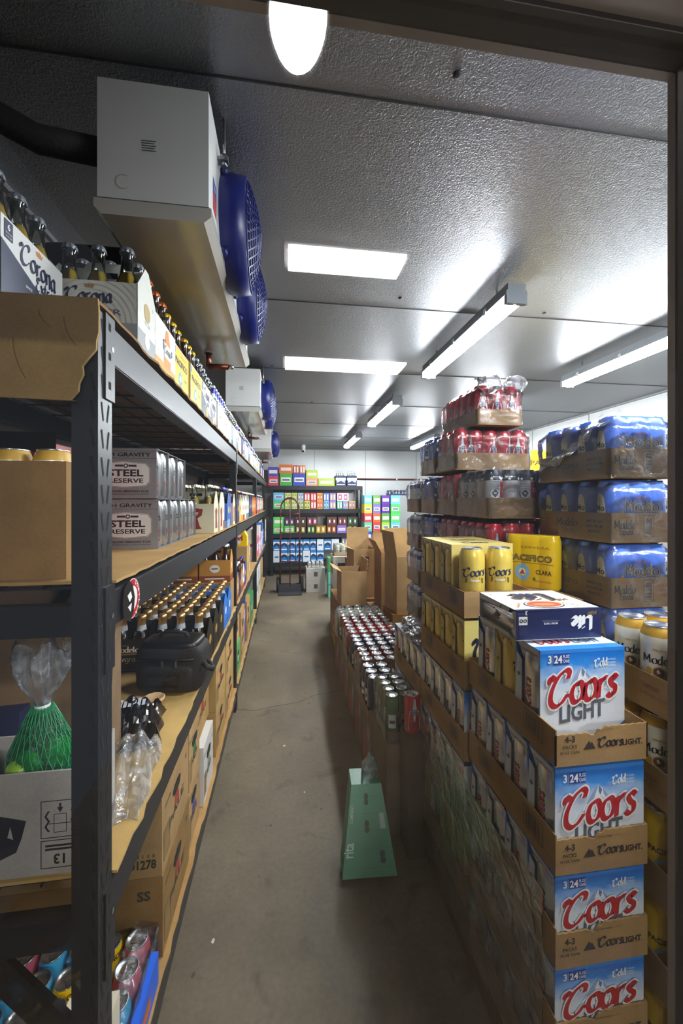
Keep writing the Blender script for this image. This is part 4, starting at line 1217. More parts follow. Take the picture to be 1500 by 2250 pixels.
def bottle_meshes(style):
    if style in BOTS:
        return BOTS[style]
    gl, cap, lab, foil, liquid = BOTTLE[style]
    L = ink(lab) if lab else gl; FO = pm(foil, .32, .85, .12, 60, .3) if foil else gl
    prof = [(.027, 0), (.030, .004), (.030, .045), (.030, .10), (.030, .125), (.024, .148), (.0165, .168), (.0138, .190), (.013, .215), (.0145, .218), (.0145, .226), (.013, .230)]
    mats = [gl, gl, L, gl, gl, gl, L if style in ('foil',) else gl, FO, FO, FO, FO]
    if style == 'green':
        mats = [gl, gl, L, gl, gl, gl, L, FO, FO, gl, gl]
    m = MB(); m.lathe(prof, mats, 14)
    if lab and style == 'foil':
        m.rect(-.006, .004, .150, .165, Round(.0205), ink('#D8DAE2'), .0022)
    body = m.data('bottle_glass')
    m = MB()
    if cap:
        c = pm(cap, .35, .5); S = 20; vs = []
        for z, r0, am in ((.219, .0160, .0012), (.226, .0156, .0006), (.2315, .0135, 0)):
            vs += [((r0 + am * (1 if i % 2 else -1)) * math.cos(2 * PI * i / S), (r0 + am * (1 if i % 2 else -1)) * math.sin(2 * PI * i / S), z) for i in range(S)]
        m.mesh(vs, [(j * S + i, j * S + (i + 1) % S, (j + 1) * S + (i + 1) % S, (j + 1) * S + i) for j in range(2) for i in range(S)] + [tuple(2 * S + i for i in range(S))], c)
    elif foil:
        m.lathe([(.0135, .212), (.0155, .220), (.0150, .230), (.010, .2345), (0.0001, .235)], FO, 12)
    capd = m.data('bottle_cap')
    beer = None
    if liquid:
        m = MB(); m.lathe([(.028, .004), (.0285, .12), (.0225, .146), (.0155, .166), (.0140, .172), (.0001, .172)], AMBER_BEER, 14, cap0=True); beer = m.data('beer')
    BOTS[style] = (body, capd, beer)
    return BOTS[style]
def put_bottle(parent, style, loc, name='bottle', full=True):
    b, c, beer = bottle_meshes(style)
    o = ob(name, b, parent, loc, RND.uniform(0, 6))
    ob('cap', c, o)
    if beer and full:
        ob('beer', beer, o)
    return o
def crown(m, fr, a, b, s, mat):
    m.poly([(a - s * .5, b), (a + s * .5, b), (a + s * .5, b + s * .12), (a - s * .5, b + s * .12)], fr, mat)
    for i in range(5):
        x = a + (i - 2) * s * .22
        m.poly([(x - s * .08, b + s * .16), (x + s * .08, b + s * .16), (x + s * .11 + (i - 2) * s * .04, b + s * (.52 - abs(i - 2) * .08)), (x + (i - 2) * s * .04, b + s * (.62 - abs(i - 2) * .08)), (x - s * .11 + (i - 2) * s * .04, b + s * (.52 - abs(i - 2) * .08))], fr, mat)
    m.disc(a, b + s * .75, s * .05, fr, mat, n=8)
SIX = {  # style: body, lower band, accent, bottle
    'corona': ('#E6E7E6', '#1B2748', '#C79A2E', 'clear'), 'premier': ('#DCDCD4', '#9EA0A2', '#B39A58', 'clear'), 'familiar': ('#E9E7E2', '#E09A1C', '#D98A1A', 'clearorange'), 'pacifico': ('#EBC81E', '#E3B80A', '#3A78B8', 'brownyellow'),
    'white': ('#E8E6E2', '#D8D4CE', '#B9533C', 'green'), 'whiteblue': ('#E6EAEE', '#3B86C4', '#1E5FA8', 'silverneck'), 'cream': ('#DAD3B4', '#DAD3B4', '#8E2A2A', 'clearyellow'), 'bluepaint': ('#2D5FA8', '#7FA3C8', '#D8C27A', 'bluecap'),
    'purple': ('#4A3F9A', '#352C7A', '#E3C23A', 'bluecap'), 'negra': ('#17140F', '#17140F', '#B98B3A', 'foil'), 'blue': ('#2B78D0', '#2468BC', '#DDE6F0', 'foil'), 'yellowblock': ('#E2C35A', '#D6B648', '#8A5A1C', 'brownred'), 'amberblock': ('#C98A3A', '#8E4A22', '#E6DCC2', 'brownwhite'),
    'greenwhite': ('#D8E2C8', '#6E9A3C', '#2F6A3A', 'green'), 'navygold': ('#2A3170', '#20265A', '#D6A93A', 'brownwhite'), 'redwhite': ('#E8E2DA', '#B23A34', '#B23A34', 'brownred'), 'orangeblock': ('#E0742A', '#C85A1E', '#F0E2C8', 'brownwhite'), 'pink': ('#D87FB0', '#C05A98', '#F0E6EE', 'clear')}
SIXM = {}
def six_meshes(style):
    if style in SIXM:
        return SIXM[style]
    bc, lc, ac, bot = SIX[style]
    B, L, A = paper(bc), paper(lc), ink(ac)
    W, D, H, t = .192, .128, .140, .0014
    m = MB(); w, d = W / 2, D / 2
    m.box(-w, w, -d, d, 0, t, L)
    for y in (-d, d - t):
        m.box(-w, w, y, y + t, t, H, B)
    for q in (-1, 1):                               # gable ends rising to the handle
        x = q * (w - t / 2)
        pol = [(-d, 0), (d, 0), (d, H), (d * .62, H + .028), (.012, H + .062), (-.012, H + .062), (-d * .62, H + .028), (-d, H)]
        m.prism(pol, Flat((q * w, 0, 0), (0, q, 0)), t, B)
    m.box(-w + t, w - t, -.0008, .0008, t, H + .060, B)
    m.prism([(-.05, H + .052), (.05, H + .052), (.038, H + .074), (-.038, H + .074)], Flat((0, -.0012, 0)), .0024, B)
    m.rect(-.03, .03, H + .038, H + .052, Flat((0, -.0012, 0)), BLACK_HOLE)
    for fr in (Flat((0, -d, 0)), Flat((0, d, 0), (-1, 0, 0))):
        if style == 'corona':
            m.poly([(-w, 0), (w, 0), (w, .022), (-w, .098)], fr, L, .0004)
            m.pen('Corona', .024, fr, ink('#1B2748'), .012, .084, nib=.34, ang=.75, thin=.03, width=.115, rise=-.02); m.pen('Extra', .017, fr, ink('#1B2748'), .03, .056, nib=.34, ang=.75, thin=.03, width=.06); crown(m, fr, .012, .124, .018, ink('#D98A1A'))
            m.disc(.018, .028, .022, fr, ink('#E39A1C'), .0008, 24); m.text('LA', .007, fr, ink('#8A4A10'), .018, .037, .01, off=.0012); m.text('CERVEZA', .007, fr, ink('#8A4A10'), .018, .026, .01, off=.0012, width=.034); m.text('MAS FINA', .006, fr, ink('#8A4A10'), .018, .016, .01, off=.0012)
            m.rect(-.088, -.066, .103, .136, fr, L, .0008); m.text('6', .016, fr, WHITE, -.077, .119, .02, off=.0012); m.text('BOTTLES', .004, fr, WHITE, -.077, .112, 0, off=.0012); m.text('12 FL OZ', .004, fr, WHITE, -.077, .106, 0, off=.0012); m.text('SINCE', .007, fr, WHITE, -.02, .045, .01)
        elif style == 'premier':
            m.rect(-w, w, 0, .048, fr, L, .0004)
            for i in range(1, 13):
                m.ring(0, .048, .012 * i, .012 * i + .0014, Clip(fr, -w, w, .048, H), ink('#C3C2B6'), .0006, 26, 0, PI)
            m.pen('Corona', .019, fr, ink('#1B2748'), -.006, .092, nib=.34, ang=.75, thin=.03, width=.098); m.text('PREMIER', .020, fr, ink('#55575C'), 0, .064, -.004, width=.125); crown(m, fr, -.006, .123, .018, ink('#A8863C'))
        elif style == 'familiar':
            m.rect(-w, w, 0, .03, fr, L, .0004); m.pen('Corona', .016, fr, ink('#1B2748'), .015, .07, nib=.34, ang=.75, thin=.03, width=.09); m.poly([(.0, .13), (.02, .13), (.045, .08), (.045, .02), (-.02, .02), (-.02, .08)], fr, ink('#DE8A20'), .0006)
            m.rect(-.02, .045, .05, .09, fr, ink('#EAE6DC'), .0009); m.pen('Corona', .013, fr, ink('#1B2748'), .012, .062, nib=.34, ang=.75, thin=.03, width=.058, off=.0013)
        elif style == 'pacifico':
            m.frame(-w, w, 0, H, .004, fr, ink('#E9E4D2'), .0005); m.text('PACIFICO', .028, fr, ink('#3D2F12'), 0, .085, .03, width=.15); m.ring(-.015, .045, .012, .022, fr, ink('#5F9CC8')); m.disc(-.015, .045, .011, fr, ink('#D8D2C0')); m.text('CERVEZA', .009, fr, ink('#B0552A'), .02, .118, .0, width=.07); m.text('CLARA', .012, fr, ink('#3D2F12'), .05, .05, .02); m.rect(-.092, -.074, .112, .134, fr, ink('#3D8FC8'))
        elif style == 'cream':
            m.poly([(-.05, .11), (-.02, .10), (.01, .12), (.045, .115), (.04, .085), (.02, .07), (.03, .035), (.04, .02), (-.04, .015), (-.025, .05), (-.03, .075)], fr, A); m.pen('Miller', .012, fr, ink('#E8E0C8'), .0, .085, nib=.2, thin=.06, off=.0012, rise=.1); m.pen('High', .009, fr, ink('#E8E0C8'), 0, .045, nib=.2, thin=.06, off=.0012) if False else None
        elif style == 'negra':
            m.pen('Modelo', .0145, fr, ink('#E6E2D8'), .022, .085, nib=.2, ang=.12, thin=.04, width=.088); m.text('CERVEZA', .006, fr, ink('#B0A68C'), .022, .112, 0); m.pen('Negra', .014, fr, ink('#E6E2D8'), .022, .045, nib=.18, thin=.04); m.poly([(-.02, .074), (.06, .074), (.066, .08), (-.026, .08)], fr, A); m.disc(.072, .095, .006, fr, A); m.rect(-w + .004, w - .004, .008, .009, fr, A); m.rect(-w + .004, w - .004, .012, .0125, fr, A)
            m.ring(-.058, .118, .010, .012, fr, A)
        else:
            m.rect(-w, w, 0, .04, fr, L, .0004); m.disc(0, .085, .032, fr, A, .0006, 20, .026); m.disc(0, .085, .027, fr, ink('#EFEBE0'), .0009, 20, .021); m.rect(-.02, .02, .081, .089, fr, ink(lc if lc[1] < '9' else '#3A3A40'), .0012)
            m.rect(-.06, .06, .018, .026, fr, ink('#F0ECE2'), .0009)
    for q in (-1, 1):
        fr = Flat((q * w, 0, 0), (0, q, 0))
        m.rect(-d + .004, d - .004, .0, .045, fr, L, .0004); m.disc(0, .1, .022, fr, A, .0006, 16)
        if style in ('premier', 'corona'):
            m.text('90  2.6', .013, fr, ink('#8A8A80'), 0, .068, 0); m.text('6', .014, fr, ink('#6A6A64'), .04, .12, .0); m.disc(0, .03, .018, fr, ink('#DADAD4'), .0008, 16)
        elif style == 'cream':
            m.poly([(-.03, .11), (-.01, .10), (.028, .115), (.018, .07), (.026, .02), (-.026, .02), (-.018, .07)], fr, A, .0012)
    SIXM[style] = (m.data('six_pack_carton'), bot)
    return SIXM[style]
class Clip:
    """keeps printed rings inside the panel they are printed on"""
    def __init__(s, fr, a0, a1, b0, b1):
        s.f, s.k = fr, (a0, a1, b0, b1)
    def __call__(s, a, b, off):
        a0, a1, b0, b1 = s.k
        return s.f(min(a1, max(a0, a)), min(b1, max(b0, b)), off)
SIXP = {}
def six_pack(style, loc, rz, label, group, full=True, lean=0.0):
    key = (style, full)
    if key not in SIXP:
        me, bot = six_meshes(style)
        r = thing('six_pack', '', '')
        r.name = 'six_pack'
        ob('carton', me, r)
        for i in (-1, 0, 1):
            for j in (-1, 1):
                put_bottle(r, bot, (i * .0625, j * .0315, .002), 'bottle', full)
        SIXP[key] = r
        tag(r, label, 'six-pack', group); r.location = loc; r.rotation_euler = (0, 0, rz)
        return r
    r = clone(SIXP[key]); tag(r, label, 'six-pack', group); r.location = loc; r.rotation_euler = (0, lean, rz)
    return r

# ---------------------------------------------------------------- closed and open cases
def case(size, loc, label, group, col='#A07F55', rz=0.0, art=None, cat='box', name='carton_box', hole=None, mat=None, tape=None, flaps=None):
    """closed case; art(m, frames) prints on it; hole: faces that carry a hand hole"""
    sx, sy, sz = size
    cb = mat or cardboard(col)
    o = thing(name, label, cat, loc, rz, group)
    m = MB(); m.box(-sx / 2, sx / 2, -sy / 2, sy / 2, 0, sz, cb)
    F = {'f': Flat((0, -sy / 2, 0)), 'r': Flat((sx / 2, 0, 0), (0, 1, 0)), 'l': Flat((-sx / 2, 0, 0), (0, -1, 0)), 't': Flat((0, 0, sz), (1, 0, 0), (0, 1, 0)), 'b': Flat((0, sy / 2, 0), (-1, 0, 0))}
    if art:
        art(m, F, sx, sy, sz)
    m.build('body', o)
    for k in hole or ():
        h = MB(); h.poly([(-.04, sz * .66), (-.03, sz * .62), (.03, sz * .62), (.04, sz * .66), (.045, sz * .72), (.03, sz * .76), (0, sz * .78), (-.03, sz * .76), (-.045, sz * .72)], F[k], BLACK_HOLE, .0012); h.build('hand_hole', o)
    if tape:
        h = MB(); h.rect(-sx / 2, sx / 2, -.022, .022, F['t'], pm(tape, .3), .0008); h.build('tape', o)
    return o
# ---------------------------------------------------------------- right side: pallet stacks by the door
def pallet(x0, x1, y0, y1, h, lab, col='#5E4A33'):
    t = thing('pallet', lab, 'pallet', (0, 0, 0), 0, 'pallets under the can stacks'); w = pm(col, .8, 0, .2, 12)
    n = 5
    for i in range(n):
        y = y0 + (y1 - y0 - .08) * i / (n - 1)
        m = MB(); m.box(x0, x1, y, y + .08, h - .015, h, w); m.build('deck_board', t)
    for i in range(3):
        x = x0 + (x1 - x0 - .05) * i / 2
        m = MB(); m.box(x, x + .05, y0, y1, 0, h - .015, w); m.build('runner', t)
LEVEL = ['top', 'second', 'third', 'fourth', 'fifth', 'sixth', 'seventh', 'eighth']
PACK_WORD = {'skyblue': 'blue-white three-can carton', 'banquet': 'pale yellow three-can carton', 'lite': 'white-navy three-can carton'}
def pack_column(x0, y0, sx, sy, levels, word, styles, tstyles):
    """trays of cartons on top of each other; levels [(base, height)] top first"""
    for n, (z, h) in enumerate(levels):
        packs = styles[n]
        o = thing('carton_tray', '%s brown cardboard tray from the top of the stack %s' % (LEVEL[n].replace('top', 'first'), word), 'cardboard tray', (x0 + .114 * sx, y0 + .153 * sy, z), 0, 'trays of the stack ' + word)
        o.scale = (sx, sy, min(1.12, sx + .02))
        ob('tray', tray_mesh(tstyles[n], .228, .306, .080 if n == 0 else .088), o)
        for k, st in enumerate(packs):
            if st is None:
                continue
            off = .05 / sy if (n == 0 and packs[0] is None) else .0
            yy = y0 + sy * (.041 + .0745 * k) - (.048 if (n == 0 and packs[0] is None and tstyles[n] == 'skyblue') else 0)
            p = three_pack(st, (x0 + .114 * sx, yy, z + .0035), '%s, %s from front, %s tray of stack %s' % (PACK_WORD[st], ORD[k], LEVEL[n], word), 'cartons in the stack ' + word, 0, (h - .008) / .196)
            p.scale = (sx * .995, sy * .985, (h - .008) / .196)
S, B, L = 'skyblue', 'banquet', 'lite'
pallet(.57, .80, .79, 2.05, .055, 'low wooden pallet under the blue and yellow carton stacks by the door')
pallet(.835, 1.06, .63, .95, .055, 'low wooden pallet under the cream and yellow can trays by the frame')
pack_column(.578, .79, .985, 1.33, [(.875, .238), (.640, .233), (.437, .202), (.243, .193), (.056, .186)], 'nearest the door',
            [[None, S, B, S], [S, S, S, S], [S, S, L, S], [S, L, S, S], [S, S, S, S]], ['skyblue'] * 5)
pack_column(.568, 1.212, 1.03, 1.34, [(1.075, .232), (.845, .228), (.615, .228), (.385, .228), (.156, .227)], 'behind the nearest one',
            [[None, B, B, B], [B, B, B, B], [S, L, L, L], [L, L, S, S], [B, B, S, B]], ['banquet', 'banquet', 'lite', 'banquet', 'lite'])
pack_column(.568, 1.63, 1.03, 1.34, [(.615, .205), (.385, .228), (.156, .227)], 'third from the door',
            [[L, L, L, S], [B, L, L, L], [L, B, L, L]], ['lite', 'banquet', 'lite'])
three_pack('lite', (.668, .930, 1.113), 'white and navy carton lying flat on the front blue carton, text upside down', 'single carton', 0, 1.0, (-PI / 2, 0, PI - .03))
bpy.context.view_layer.update()
o = [q for q in bpy.data.objects if q.name.startswith('three_pack') and q.get('label', '').startswith('white and navy carton lying flat')][0]
o.location = (.668, 1.085, 1.150); o['group'] = ''
del o['group']
for x, lab in ((.618, 'yellow beer can standing loose in front of the pale yellow cartons, left of two'), (.715, 'yellow beer can standing loose in front of the pale yellow cartons, right of two')):
    t = thing('beer_can', lab, 'can', (x, 1.262, 1.0785), -.22 if x < .7 else -.42, 'loose yellow cans'); t.scale = (1.14, 1.14, 1.14)
    b, l = can_meshes('banquet'); ob('can_body', b, t); ob('lid', l, t)
# yellow film pack standing at an angle and the cases under it
t = thing('film_three_pack', 'bright yellow film-wrapped three-can pack standing beside the pale yellow cartons', 'beer pack', (.926, 1.392, 1.128), -.948); t.scale = (.89, .89, 1.03)
ob('film_pack', shrink_mesh('yellowfilm'), t)
for k in range(4):
    case((.13, .3, .266), (.905, 1.34, .06 + k * .267), '%s brown case from the floor under the bright yellow film pack' % ORD[k], 'cases under the yellow film pack')
# blue film packs in trays
for n, z in enumerate((1.521, 1.319, 1.117, .915, .713)):
    o = shrink_case((1.112, 1.283, z), '%s tray of blue film-wrapped cans from the top of the blue stack' % ORD[n], 'trays of the blue film-wrapped stack', 1.0, 0, True)
    o.scale = (1.0, 1.12, 1.02)
for k in range(2):
    case((.226, .34, .32), (1.112, 1.283, .06 + k * .322), '%s brown case from the floor under the blue film-wrapped stack' % ORD[k], 'cases under the blue stack')
pallet(.995, 1.24, 1.1, 1.47, .055, 'low wooden pallet under the blue film-wrapped stack')
# open trays of cream and yellow cans by the frame
for n, (z, st, tst) in enumerate(((.968, 'cream', 'twelve'), (.763, 'cream', 'twelve'), (.543, 'yellow', 'plain'), (.338, 'yellow', 'plain'), (.133, 'yellow', 'plain'))):
    o = tray_case(tst, [st], 3, 4, (.945, .79, z), '%s tray of %s cans from top beside the door frame' % (ORD[n], 'cream and gold' if st == 'cream' else 'yellow'), 'trays of cream and yellow cans', 0, .0365, .19, 1.0, .085, False, None, False, '#A68352' if n < 2 else '#9A7B58', -.55, True)
case((.22, .3, .07), (.945, .79, .06), 'flat brown case on the pallet under the yellow can trays', None)

# ---------------------------------------------------------------- the tall red can stack
RW = {'redbeer': 'red', 'starbeer': 'silver and red', 'bluebeer': 'blue', 'ribbonbeer': 'white and violet'}
def can_column(x0, yc, ny, nx, zs, st, word, rzc=None):
    for n, z in enumerate(zs):
        s = st[n] if isinstance(st, list) else st
        tray_case('plain', [s], nx, ny, (x0 + nx * .0742 / 2 + .004, yc, z), 'tray of %s cans, %s from top, %s column of tall can stack' % (RW[s], ORD[n], word), 'trays of the tall can stack', 0, .0365, .190, 1.04, .08, True, None, True, '#A08058', rzc)
can_column(.808, 1.655, 4, 5, (1.38, 1.16, .94, .72), ['starbeer', 'redbeer', 'redbeer', 'starbeer'], 'front')
can_column(.808, 1.932, 3, 5, (1.60, 1.38, 1.16, .94, .72), ['redbeer'] * 5, 'second')
can_column(.808, 2.19, 3, 5, (1.60, 1.38, 1.16, .94, .72), ['bluebeer'] * 5, 'third')
can_column(.808, 2.46, 3, 5, (1.38, 1.16, .94, .72), ['ribbonbeer'] * 4, 'rear')
o = tray_case('plain', ['redbeer'], 3, 5, (1.013, 1.99, 1.812), 'topmost film-wrapped tray of red cans crowning the tall can stack', 'trays of the tall can stack', 0, .0365, .19, 1.0, .075, True, None, True, '#A98860', -.2)
o.scale = (1, 1.1, 1)
m = MB(); rr = random.Random(4)
for cx, cy, a in ((-.06, -.20, .055), (.075, -.19, .05), (.1, -.1, .045)):
    m.blob((cx, cy, .19), (a, a * .8, .045), FILM_THICK, nu=28, nv=16, wob=.09, freq=3, seed=cx * 40)
m.build('crumpled_film', o)
for k, (y, d) in enumerate(((1.655, .295), (1.922, .22), (2.19, .22), (2.46, .22))):
    for j in range(2):
        case((.375, d, .31), (.995, y, .09 + j * .312), '%s brown case from the floor under the %s column of the tall can stack' % (ORD[j], ('front', 'second', 'third', 'rear')[k]), 'cases under the tall can stack')
pallet(.815, 1.2, 1.5, 2.6, .085, 'wooden pallet under the tall red can stack')
# torn film between the blue and the red stack
t = thing('stretch_film', 'twisted strip of clear stretch film trailing over the corner of the top blue tray', 'plastic film', (0, 0, 0))
m = MB()
path = [(.985, 1.44, 1.575), (.988, 1.33, 1.60), (.985, 1.22, 1.645), (.99, 1.14, 1.70), (1.03, 1.10, 1.718)]
pr = None
for i, p in enumerate(crom(path, 5)):
    w = .012 + .008 * math.sin(i * 1.7)
    row = [Vector(p) + Vector((-.006 * math.sin(j * 1.3 + i) - .004, 0, (j - 2) * w / 2)) for j in range(5)]
    if pr:
        for j in range(4):
            m.face([pr[j], row[j], row[j + 1], pr[j + 1]], FILM_THICK, True)
    pr = row
m.build('film_strip', t)
t = thing('stretch_film', 'crumpled clear stretch film on the ledge left of the yellow cartons', 'plastic film', (0, 0, 0))
m = MB(); rr = random.Random(9)
for i in range(3):
    m.blob((.60 + .02 * i, 1.75 + .11 * i, .835), (.05, .07, .022), FILM_THICK, nu=24, nv=12, wob=.14, freq=4, seed=i * 2.1, zmin=.822)
m.build('film_heap', t)
t = thing('stretch_film', 'clear stretch film wound round the lower side of the carton stacks', 'plastic film', (0, 0, 0))
m = MB(); rows = []
for j in range(9):
    z = .10 + .49 * j / 8
    rows.append([Vector((.556 - .004 * math.sin(i * 1.3 + j * 2.0) - .003 * rr.random(), .80 + 1.24 * i / 30, z + .012 * math.sin(i * .5 + j))) for i in range(31)])
for a, b in zip(rows, rows[1:]):
    for i in range(30):
        m.face([a[i], a[i + 1], b[i + 1], b[i]], FILM_SHEET, True)
m.build('film_sheet', t)

# ---------------------------------------------------------------- low row of lidded cans along the aisle
low = [('whitegreen', 3.30, 'pale green'), ('maroon', 3.06, 'dark red'), ('redbeer', 2.82, 'red'), ('navy', 2.58, 'navy'), ('maroon', 2.34, 'maroon'), ('navy', 2.10, 'dark blue')]
for k, (st, y, w) in enumerate(low):
    wc = .345 if y > 2.2 else .135
    case((wc, .232, .335), (.43 + wc / 2, y, 0), 'printed grey brown case on the floor under the %s cans of the low row' % w, 'cases under the low row of cans', '#7A6A5C', 0, lambda m, F, sx, sy, sz: (m.rect(-.09, .02, .06, .2, F['l'], ink('#8E2F2C')), m.rect(.03, .09, .08, .28, F['l'], ink('#6B6F86')), m.text('12', .05, F['l'], ink('#C9B9A0'), .06, .22)))
    cols = 5 if y > 2.2 else 2
    o = tray_case('plain', [st], cols, 3, (.43 + cols * .0375 - (.009 if cols == 2 else 0), y, .336), 'tray of %s cans with silver lids, %s from back of low row' % (w, ORD[k]), 'trays of the low can row', 0, .0365, .19, 1.08, .05, k % 2 == 0, None, False, '#8A7358', None, True)
case((.12, .30, .40), (.495, 1.83, 0), 'narrow brown case on the floor under the green cans', None, '#6E5E4C')
tray_case('plain', ['green'], 2, 4, (.505, 1.83, .40), 'narrow tray of tall green cans at the near end of the low row', None, 0, .0300, .185, 1.0, .04, True, None, False, '#7E6A50', None, True)
t = thing('beer_can', 'single red can with shiny lid standing near the green cans by the aisle', 'can', (.529, 1.62, .4855)); b, l = can_meshes('redbeer', .033, .16); ob('can_body', b, t); ob('lid', l, t)
case((.07, .12, .485), (.53, 1.62, 0), 'slim dark case on the floor under the single red can', None, '#55483A')

# green film carton leaning by the aisle
t = thing('green_carton', 'green carton wrapped in clear film with white lettering, leaning by the aisle floor', 'carton', (.325, 1.56, .02), -.06)
g = pm('#0E7C50', .35, 0, .12, 20, .1); m = MB()
A = [(-.105, -.07, 0), (.105, -.07, 0), (.070, .08, .25), (-.055, .08, .25)]; Bk = [(x, y + .10, z) for x, y, z in A]
m.mesh(A + Bk, [(0, 1, 2, 3), (7, 6, 5, 4), (1, 5, 6, 2), (4, 0, 3, 7), (3, 2, 6, 7), (1, 0, 4, 5)], g)
def slope(a, b, off):
    f = b / .528; x0, x1 = -.105 + .05 * f, .105 - .035 * f
    return Vector((x0 + (x1 - x0) * (a + .1) / .2, -.07 + .15 * f - off, .25 * f + off * .6))
for b in (.09, .26, .42):
    for a in (.0, .018):
        m.disc(-.005 + (.06 if b < .1 else 0), b + a * 1.9, .012, slope, pm('#07402A', .5), .001, 12, .02)
for i in range(5):
    m.rect(-.095, .095, .05 + i * .1, .053 + i * .1, slope, ink('#0A6A44'), .0008)
tt = lambda a, b, off: slope(-.075 - b, .05 + a, off)
m.text('rita', .06, tt, ink('#BFD8CA'), .10, -.01, .02, off=.002); m.text('COMPANY', .022, tt, ink('#9DC4B2'), .30, .0, .01, off=.002)
m.rect(.06, .085, .26, .35, slope, ink('#9DB7A8'), .001)
m.build('panel', t)
m = MB(); m.blob((.03, .13, .285), (.055, .045, .06), FILM_THICK, nu=20, nv=12, wob=.08, freq=4, taper=.7); m.build('film_top', t)

# ---------------------------------------------------------------- open cartons further down the aisle
def open_box(size, loc, lab, flaps, col='#A07F55', rz=0.0, art=None):
    """flaps: side -> (length, angle from vertical; positive leans outward)"""
    sx, sy, sz = size; cb = cardboard(col); t = .004
    o = thing('open_carton', lab, 'box', loc, rz, 'open brown cartons by the aisle')
    m = MB()
    m.box(-sx / 2, sx / 2, -sy / 2, sy / 2, 0, t, cb)
    m.box(-sx / 2, -sx / 2 + t, -sy / 2, sy / 2, t, sz, cb); m.box(sx / 2 - t, sx / 2, -sy / 2, sy / 2, t, sz, cb)
    m.box(-sx / 2 + t, sx / 2 - t, -sy / 2, -sy / 2 + t, t, sz, cb); m.box(-sx / 2 + t, sx / 2 - t, sy / 2 - t, sy / 2, t, sz, cb)
    F = {'f': Flat((0, -sy / 2, 0)), 'l': Flat((-sx / 2, 0, 0), (0, -1, 0))}
    if art:
        art(m, F, sx, sy, sz)
    m.build('body', o)
    for k, (ln, an) in flaps.items():
        m = MB(); c, s = math.cos(an), math.sin(an)
        e = {'f': ((-sx / 2, -sy / 2), (sx / 2, -sy / 2), (0, -1)), 'b': ((-sx / 2, sy / 2), (sx / 2, sy / 2), (0, 1)), 'l': ((-sx / 2, -sy / 2), (-sx / 2, sy / 2), (-1, 0)), 'r': ((sx / 2, -sy / 2), (sx / 2, sy / 2), (1, 0))}[k]
        (ax, ay), (bx, by), (nx, ny) = e
        q = lambda x, y, l, w: (x + nx * s * l + nx * w, y + ny * s * l + ny * w, sz + c * l)
        P = [q(ax, ay, 0, 0), q(bx, by, 0, 0), q(bx, by, ln, 0), q(ax, ay, ln, 0)]; Q = [q(ax, ay, 0, -.004), q(bx, by, 0, -.004), q(bx, by, ln, -.004), q(ax, ay, ln, -.004)]
        m.mesh(P + Q, [(0, 1, 2, 3), (7, 6, 5, 4), (0, 4, 5, 1), (1, 5, 6, 2), (2, 6, 7, 3), (3, 7, 4, 0)], cb); m.build('flap', o)
    return o
def hibiscus(m, F, sx, sy, sz):
    for fr, w in ((F['f'], sx), (F['l'], sy)):
        m.rect(-w / 2, w / 2, .02, .30, fr, ink('#8A4A22'), .0006); m.poly([(-w * .4, .06), (w * .1, .10), (w * .42, .05), (w * .3, .02)], fr, ink('#C9A814'), .0009); m.disc(-.02, .22, .06, fr, ink('#B8412A'), .0009, 16, .04); m.disc(.05, .17, .035, fr, ink('#D8B41E'), .0011, 12)
for k, (x, y, sx, sy) in enumerate(((.605, 3.62, .24, .32), (.90, 3.55, .27, .30), (.70, 4.06, .42, .5))):
    case((sx, sy, .50), (x, y, 0), ('orange printed case on the floor behind the low can row', 'orange printed case on the floor, right of a similar one', 'wide orange printed case under the carton marked twelve')[k], 'orange printed cases on the floor', '#8F6A40', 0, hibiscus)
case((.24, .3, .60), (.92, 3.06, 0), 'brown case on the floor under the open carton beside the tall can stack', None, '#8F6A40', 0, hibiscus)
open_box((.225, .30, .33), (.605, 3.62, .50), 'open brown carton nearest the aisle, left of the others', {'r': (.10, .15), 'l': (.08, 1.1)}, '#A5855C', 0)
def twelve(m, F, sx, sy, sz):
    m.rect(-.02, .035, .30, .40, F['f'], ink('#4A3424')); m.text('12', .05, F['f'], ink('#B9996C'), .008, .345, .02, off=.0012); m.rect(-.015, .03, .31, .335, F['f'], ink('#B9996C'), .0012)
    m.rect(-.02, .03, .25, .27, F['f'], ink('#7A6040'))
open_box((.24, .34, .47), (.785, 4.06, .50), 'open brown carton marked twelve with its back flap standing up', {'b': (.2, .05), 'r': (.17, .35), 'l': (.12, 1.2)}, '#A98A60', .05, twelve)
def redmark(m, F, sx, sy, sz):
    m.poly([(-.06, .10), (.06, .10), (.02, .30), (-.02, .30)], F['f'], ink('#9A3A2E')); m.rect(-.07, .07, .05, .08, F['f'], ink('#7A5A38'))
open_box((.20, .28, .50), (.935, 3.55, .50), 'open brown carton with a red printed peak on its front', {'b': (.15, .3), 'l': (.12, .5)}, '#9F7C50', 0, redmark)
open_box((.22, .28, .43), (.93, 3.06, .60), 'open brown carton with tall upright flaps beside the tall can stack', {'l': (.19, .15), 'b': (.2, .0)}, '#A78658', .08)
